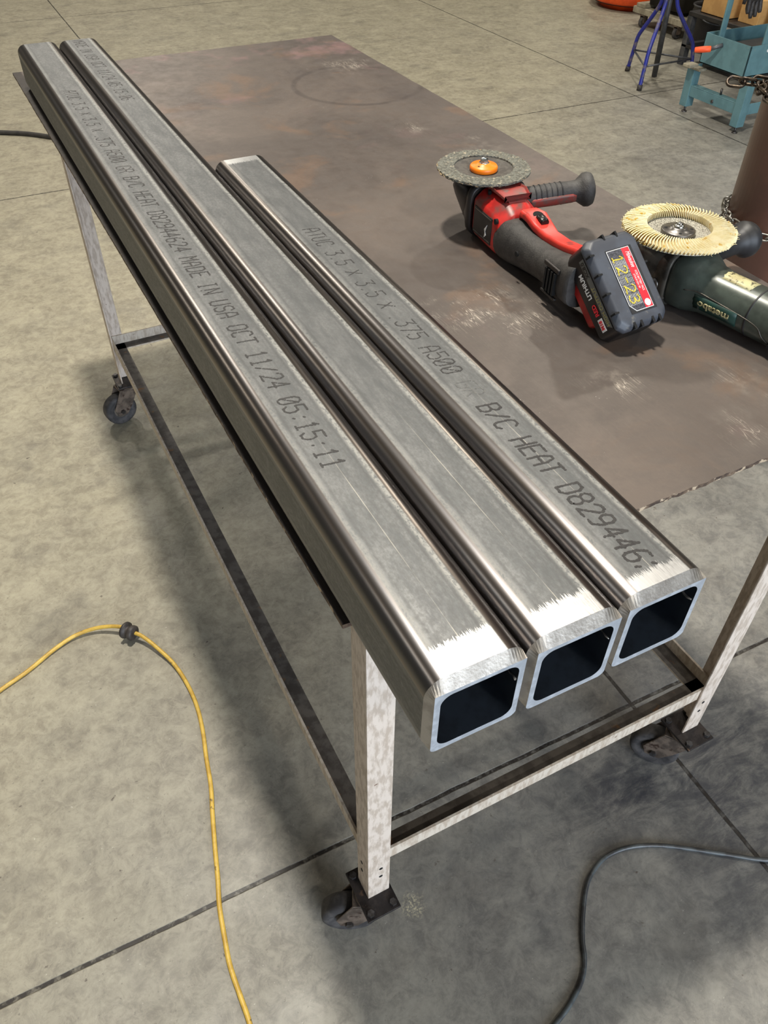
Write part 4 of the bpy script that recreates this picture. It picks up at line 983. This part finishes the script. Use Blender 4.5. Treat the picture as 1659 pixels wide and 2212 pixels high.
MB().lathe([(.010, 0), (.0145, .003), (.0155, .04), (.013, .078), (.010, .082)], 20, Matrix.Translation((-.052, .262, .353)) @ V(-.62, .62, -.12).to_track_quat('Z', 'Y').to_matrix().to_4x4()).build('crank_handle', M['orangeplas'], mc)
mb = MB(); mb.box(-.055, .010, .375, .43, .232, .250); mb.box(-.02, .03, .33, .40, .222, .236); mb.build('crank_bracket', M['wood'], mc, .004)
MB().tube([(.046, .305, .60), (.20, .40, .64), (.405, .470, .668)], .006, 8).build('hook_bar', M['steelgrey'], mc)
mb = MB(); mb.cyl((.12, y0_ - .002, .375), (.12, y0_ + .004, .375), .007, n=12); mb.build('rivet', M['white'], mc)

# ------------------------------------------------------------------ drums, dolly, bins in the background
def drum(name, x, y, prof, mat, label, cat, ring=None):
    t = thing(name, label, cat, V(x, y, 0)); MB().lathe(prof, 48).build('drum_body', M[mat], t)
    if ring: MB().lathe(ring[0], 48).build('drum_band', M[ring[1]], t)
    return t
drum('plastic_drum', 5.06, 6.12, [(.40, .0), (.42, .01), (.42, .10), (.41, .12), (.41, .75), (.36, .78)], 'drumwhite', 'white round drum cut off by the top edge, left of the orange one', 'drum', ([(.425, .004), (.432, .008), (.432, .022), (.425, .026)], 'blackrub'))
drum('plastic_drum', 5.02, 5.33, [(.27, .035), (.30, .04), (.305, .10), (.30, .105), (.29, .12), (.29, .60), (.27, .62)], 'drumblack', 'round black drum with a bright orange bottom band, top edge of the picture', 'drum', ([(.24, .0), (.26, .03), (.312, .05), (.318, .06), (.318, .118), (.31, .124)], 'drumorange'))
# wooden dolly carrying dark bins
dl = thing('wooden_dolly', 'low dolly of grimy pale boards on four swivel casters, behind the tripod', 'dolly', V(4.60, 4.30, 0))
mb = MB(); mb.box(0.0, .10, .0, .52, .085, .125); mb.build('board', M['wood'], dl, .003)
mb = MB(); mb.box(.12, .30, .0, .52, .085, .125); mb.build('board', M['wood'], dl, .003)
mb = MB(); mb.box(.0, .50, .40, .49, .126, .150); mb.build('board', M['wood'], dl, .003)
for x_, y_ in ((.03, .42), (.03, .06), (.25, .42), (.25, .06)):
    mb = MB(); mb.box(x_ - .03, x_ + .03, y_ - .035, y_ + .035, .078, .085)
    for s_ in (-1, 1): mb.box(x_ - .02, x_ + .02, y_ + s_ * .018 - .002, y_ + s_ * .018 + .002, .03, .078)
    c_ = mb.build('caster', M['fork'], dl)
    MB().lathe([(.030, -.013), (.036, -.010), (.036, .010), (.030, .013)], 28, Matrix.Translation((x_, y_, .0365)) @ Matrix.Rotation(PI / 2, 4, 'X')).build('wheel', M['wheel'], c_)
bn = thing('storage_bin', 'dark grey bin riding on the wooden dolly behind the tripod', 'bin', V(4.62, 4.32, .151))
mb = MB(); mb.rings([[V(q[0], q[1], z_) for q in rrect(.02 - e_, .33 + e_, .05 - e_, .40 + e_, .03, 4)] for z_, e_ in ((.0, 0), (.30, .02), (.30, .03), (.32, .03))], True); mb.build('bin_body', M['drumblack'], bn)
def bucket(x, y, r, h, label, z=0):
    t = thing('bucket', label, 'bucket', V(x, y, z))
    MB().lathe([(r * .86, 0), (r * .88, .01), (r * .97, h * .82), (r, h * .83), (r * 1.02, h * .86), (r * .98, h * .88), (r, h * .97), (r * 1.04, h * .98), (r * 1.04, h), (r * .98, h), (r * .95, h * .9), (r * .84, .012)], 40).build('bucket_body', M['drumblack'], t)
    MB().lathe([(r * 1.035, h * .965), (r * 1.05, h * .97), (r * 1.05, h * 1.0), (r * 1.035, h * 1.003)], 40, cap=False).build('bucket_rim', M['steelgrey'], t)
    MB().tube(spline([V(-r * 1.03, 0, h * .85), V(-r * .9, -r * .7, h * .70), V(0, -r * 1.12, h * .62), V(r * .9, -r * .7, h * .7), V(r * 1.03, 0, h * .85)], 6), .004, 8).build('bucket_bail', M['steelgrey'], t)
    return t
bucket(4.63, 4.10, .115, .26, 'black open bucket on the floor between tripod and teal saw')
# shelf with cardboard box and gloves
sh = thing('steel_shelf', 'low dark steel shelf behind the teal saw', 'shelf', V(4.21, 3.28, 0))
mb = MB(); mb.box(0, .55, 0, .60, .275, .30); mb.build('shelf_board', M['drumblack'], sh, .004)
mb = MB(); mb.box(0, .55, 0, .60, .10, .12); mb.build('shelf_board', M['drumblack'], sh, .004)
for x_ in (0, .51):
    for y_ in (0, .56): MB().box(x_, x_ + .04, y_, y_ + .04, 0, .275).build('leg', M['steelgrey'], sh)
bxm = thing('cardboard_box', 'open tan cardboard box on the dark shelf behind the saw', 'box', V(4.25, 3.60, .30))
mb = MB(); mb.box(0, .30, 0, .004, 0, .18); mb.box(0, .30, .22, .224, 0, .18); mb.box(0, .004, 0, .224, 0, .18); mb.box(.296, .30, 0, .224, 0, .18); mb.box(0, .30, 0, .224, 0, .004); mb.build('box_walls', M['card'], bxm)
bx2 = thing('cardboard_box', 'smaller tan cardboard box nearer the right edge, behind the saw upright', 'box', V(4.29, 3.40, .30))
mb = MB(); mb.box(0, .20, 0, .15, 0, .13); mb.build('box_walls', M['card'], bx2, .003)
cn = thing('plastic_canister', 'small white canister on the shelf behind the hanging glove', 'canister', V(4.36, 3.335, .30))
MB().lathe([(.030, 0), (.034, .004), (.034, .12), (.030, .13), (.018, .14), (.018, .16)], 28).build('canister_body', M['white'], cn)
# dark work gloves hanging in front of the boxes from the saw upright
gl = thing('work_glove', 'dark work glove hanging fingers down from the saw upright', 'glove', V(3.975, 3.19, .50))
mb = MB(); mb.rings([[V(q[0], q[1], z_) for q in selli(0, 0, a_, b_, 2.4, 14)] for z_, a_, b_ in ((.16, .052, .020), (.10, .045, .018), (.05, .055, .018), (.005, .056, .016), (-.01, .050, .012))]); mb.build('glove_palm', M['blackrub'], gl)
for i, (x_, l_) in enumerate(((-.040, .06), (-.014, .085), (.014, .080), (.040, .062))):
    mb = MB(); mb.tube(spline([V(x_, 0, .01), V(x_ * 1.1, -.006, -l_ * .5), V(x_ * 1.15, -.016, -l_)], 4), [.0135] * 6 + [.012, .011, .008], 10); mb.build('glove_finger', M['blackrub'], gl)
mb = MB(); mb.tube([V(-.05, 0, .06), V(-.085, -.01, .03), V(-.095, -.015, -.01)], [.014, .013, .009], 10); mb.build('glove_thumb', M['blackrub'], gl)
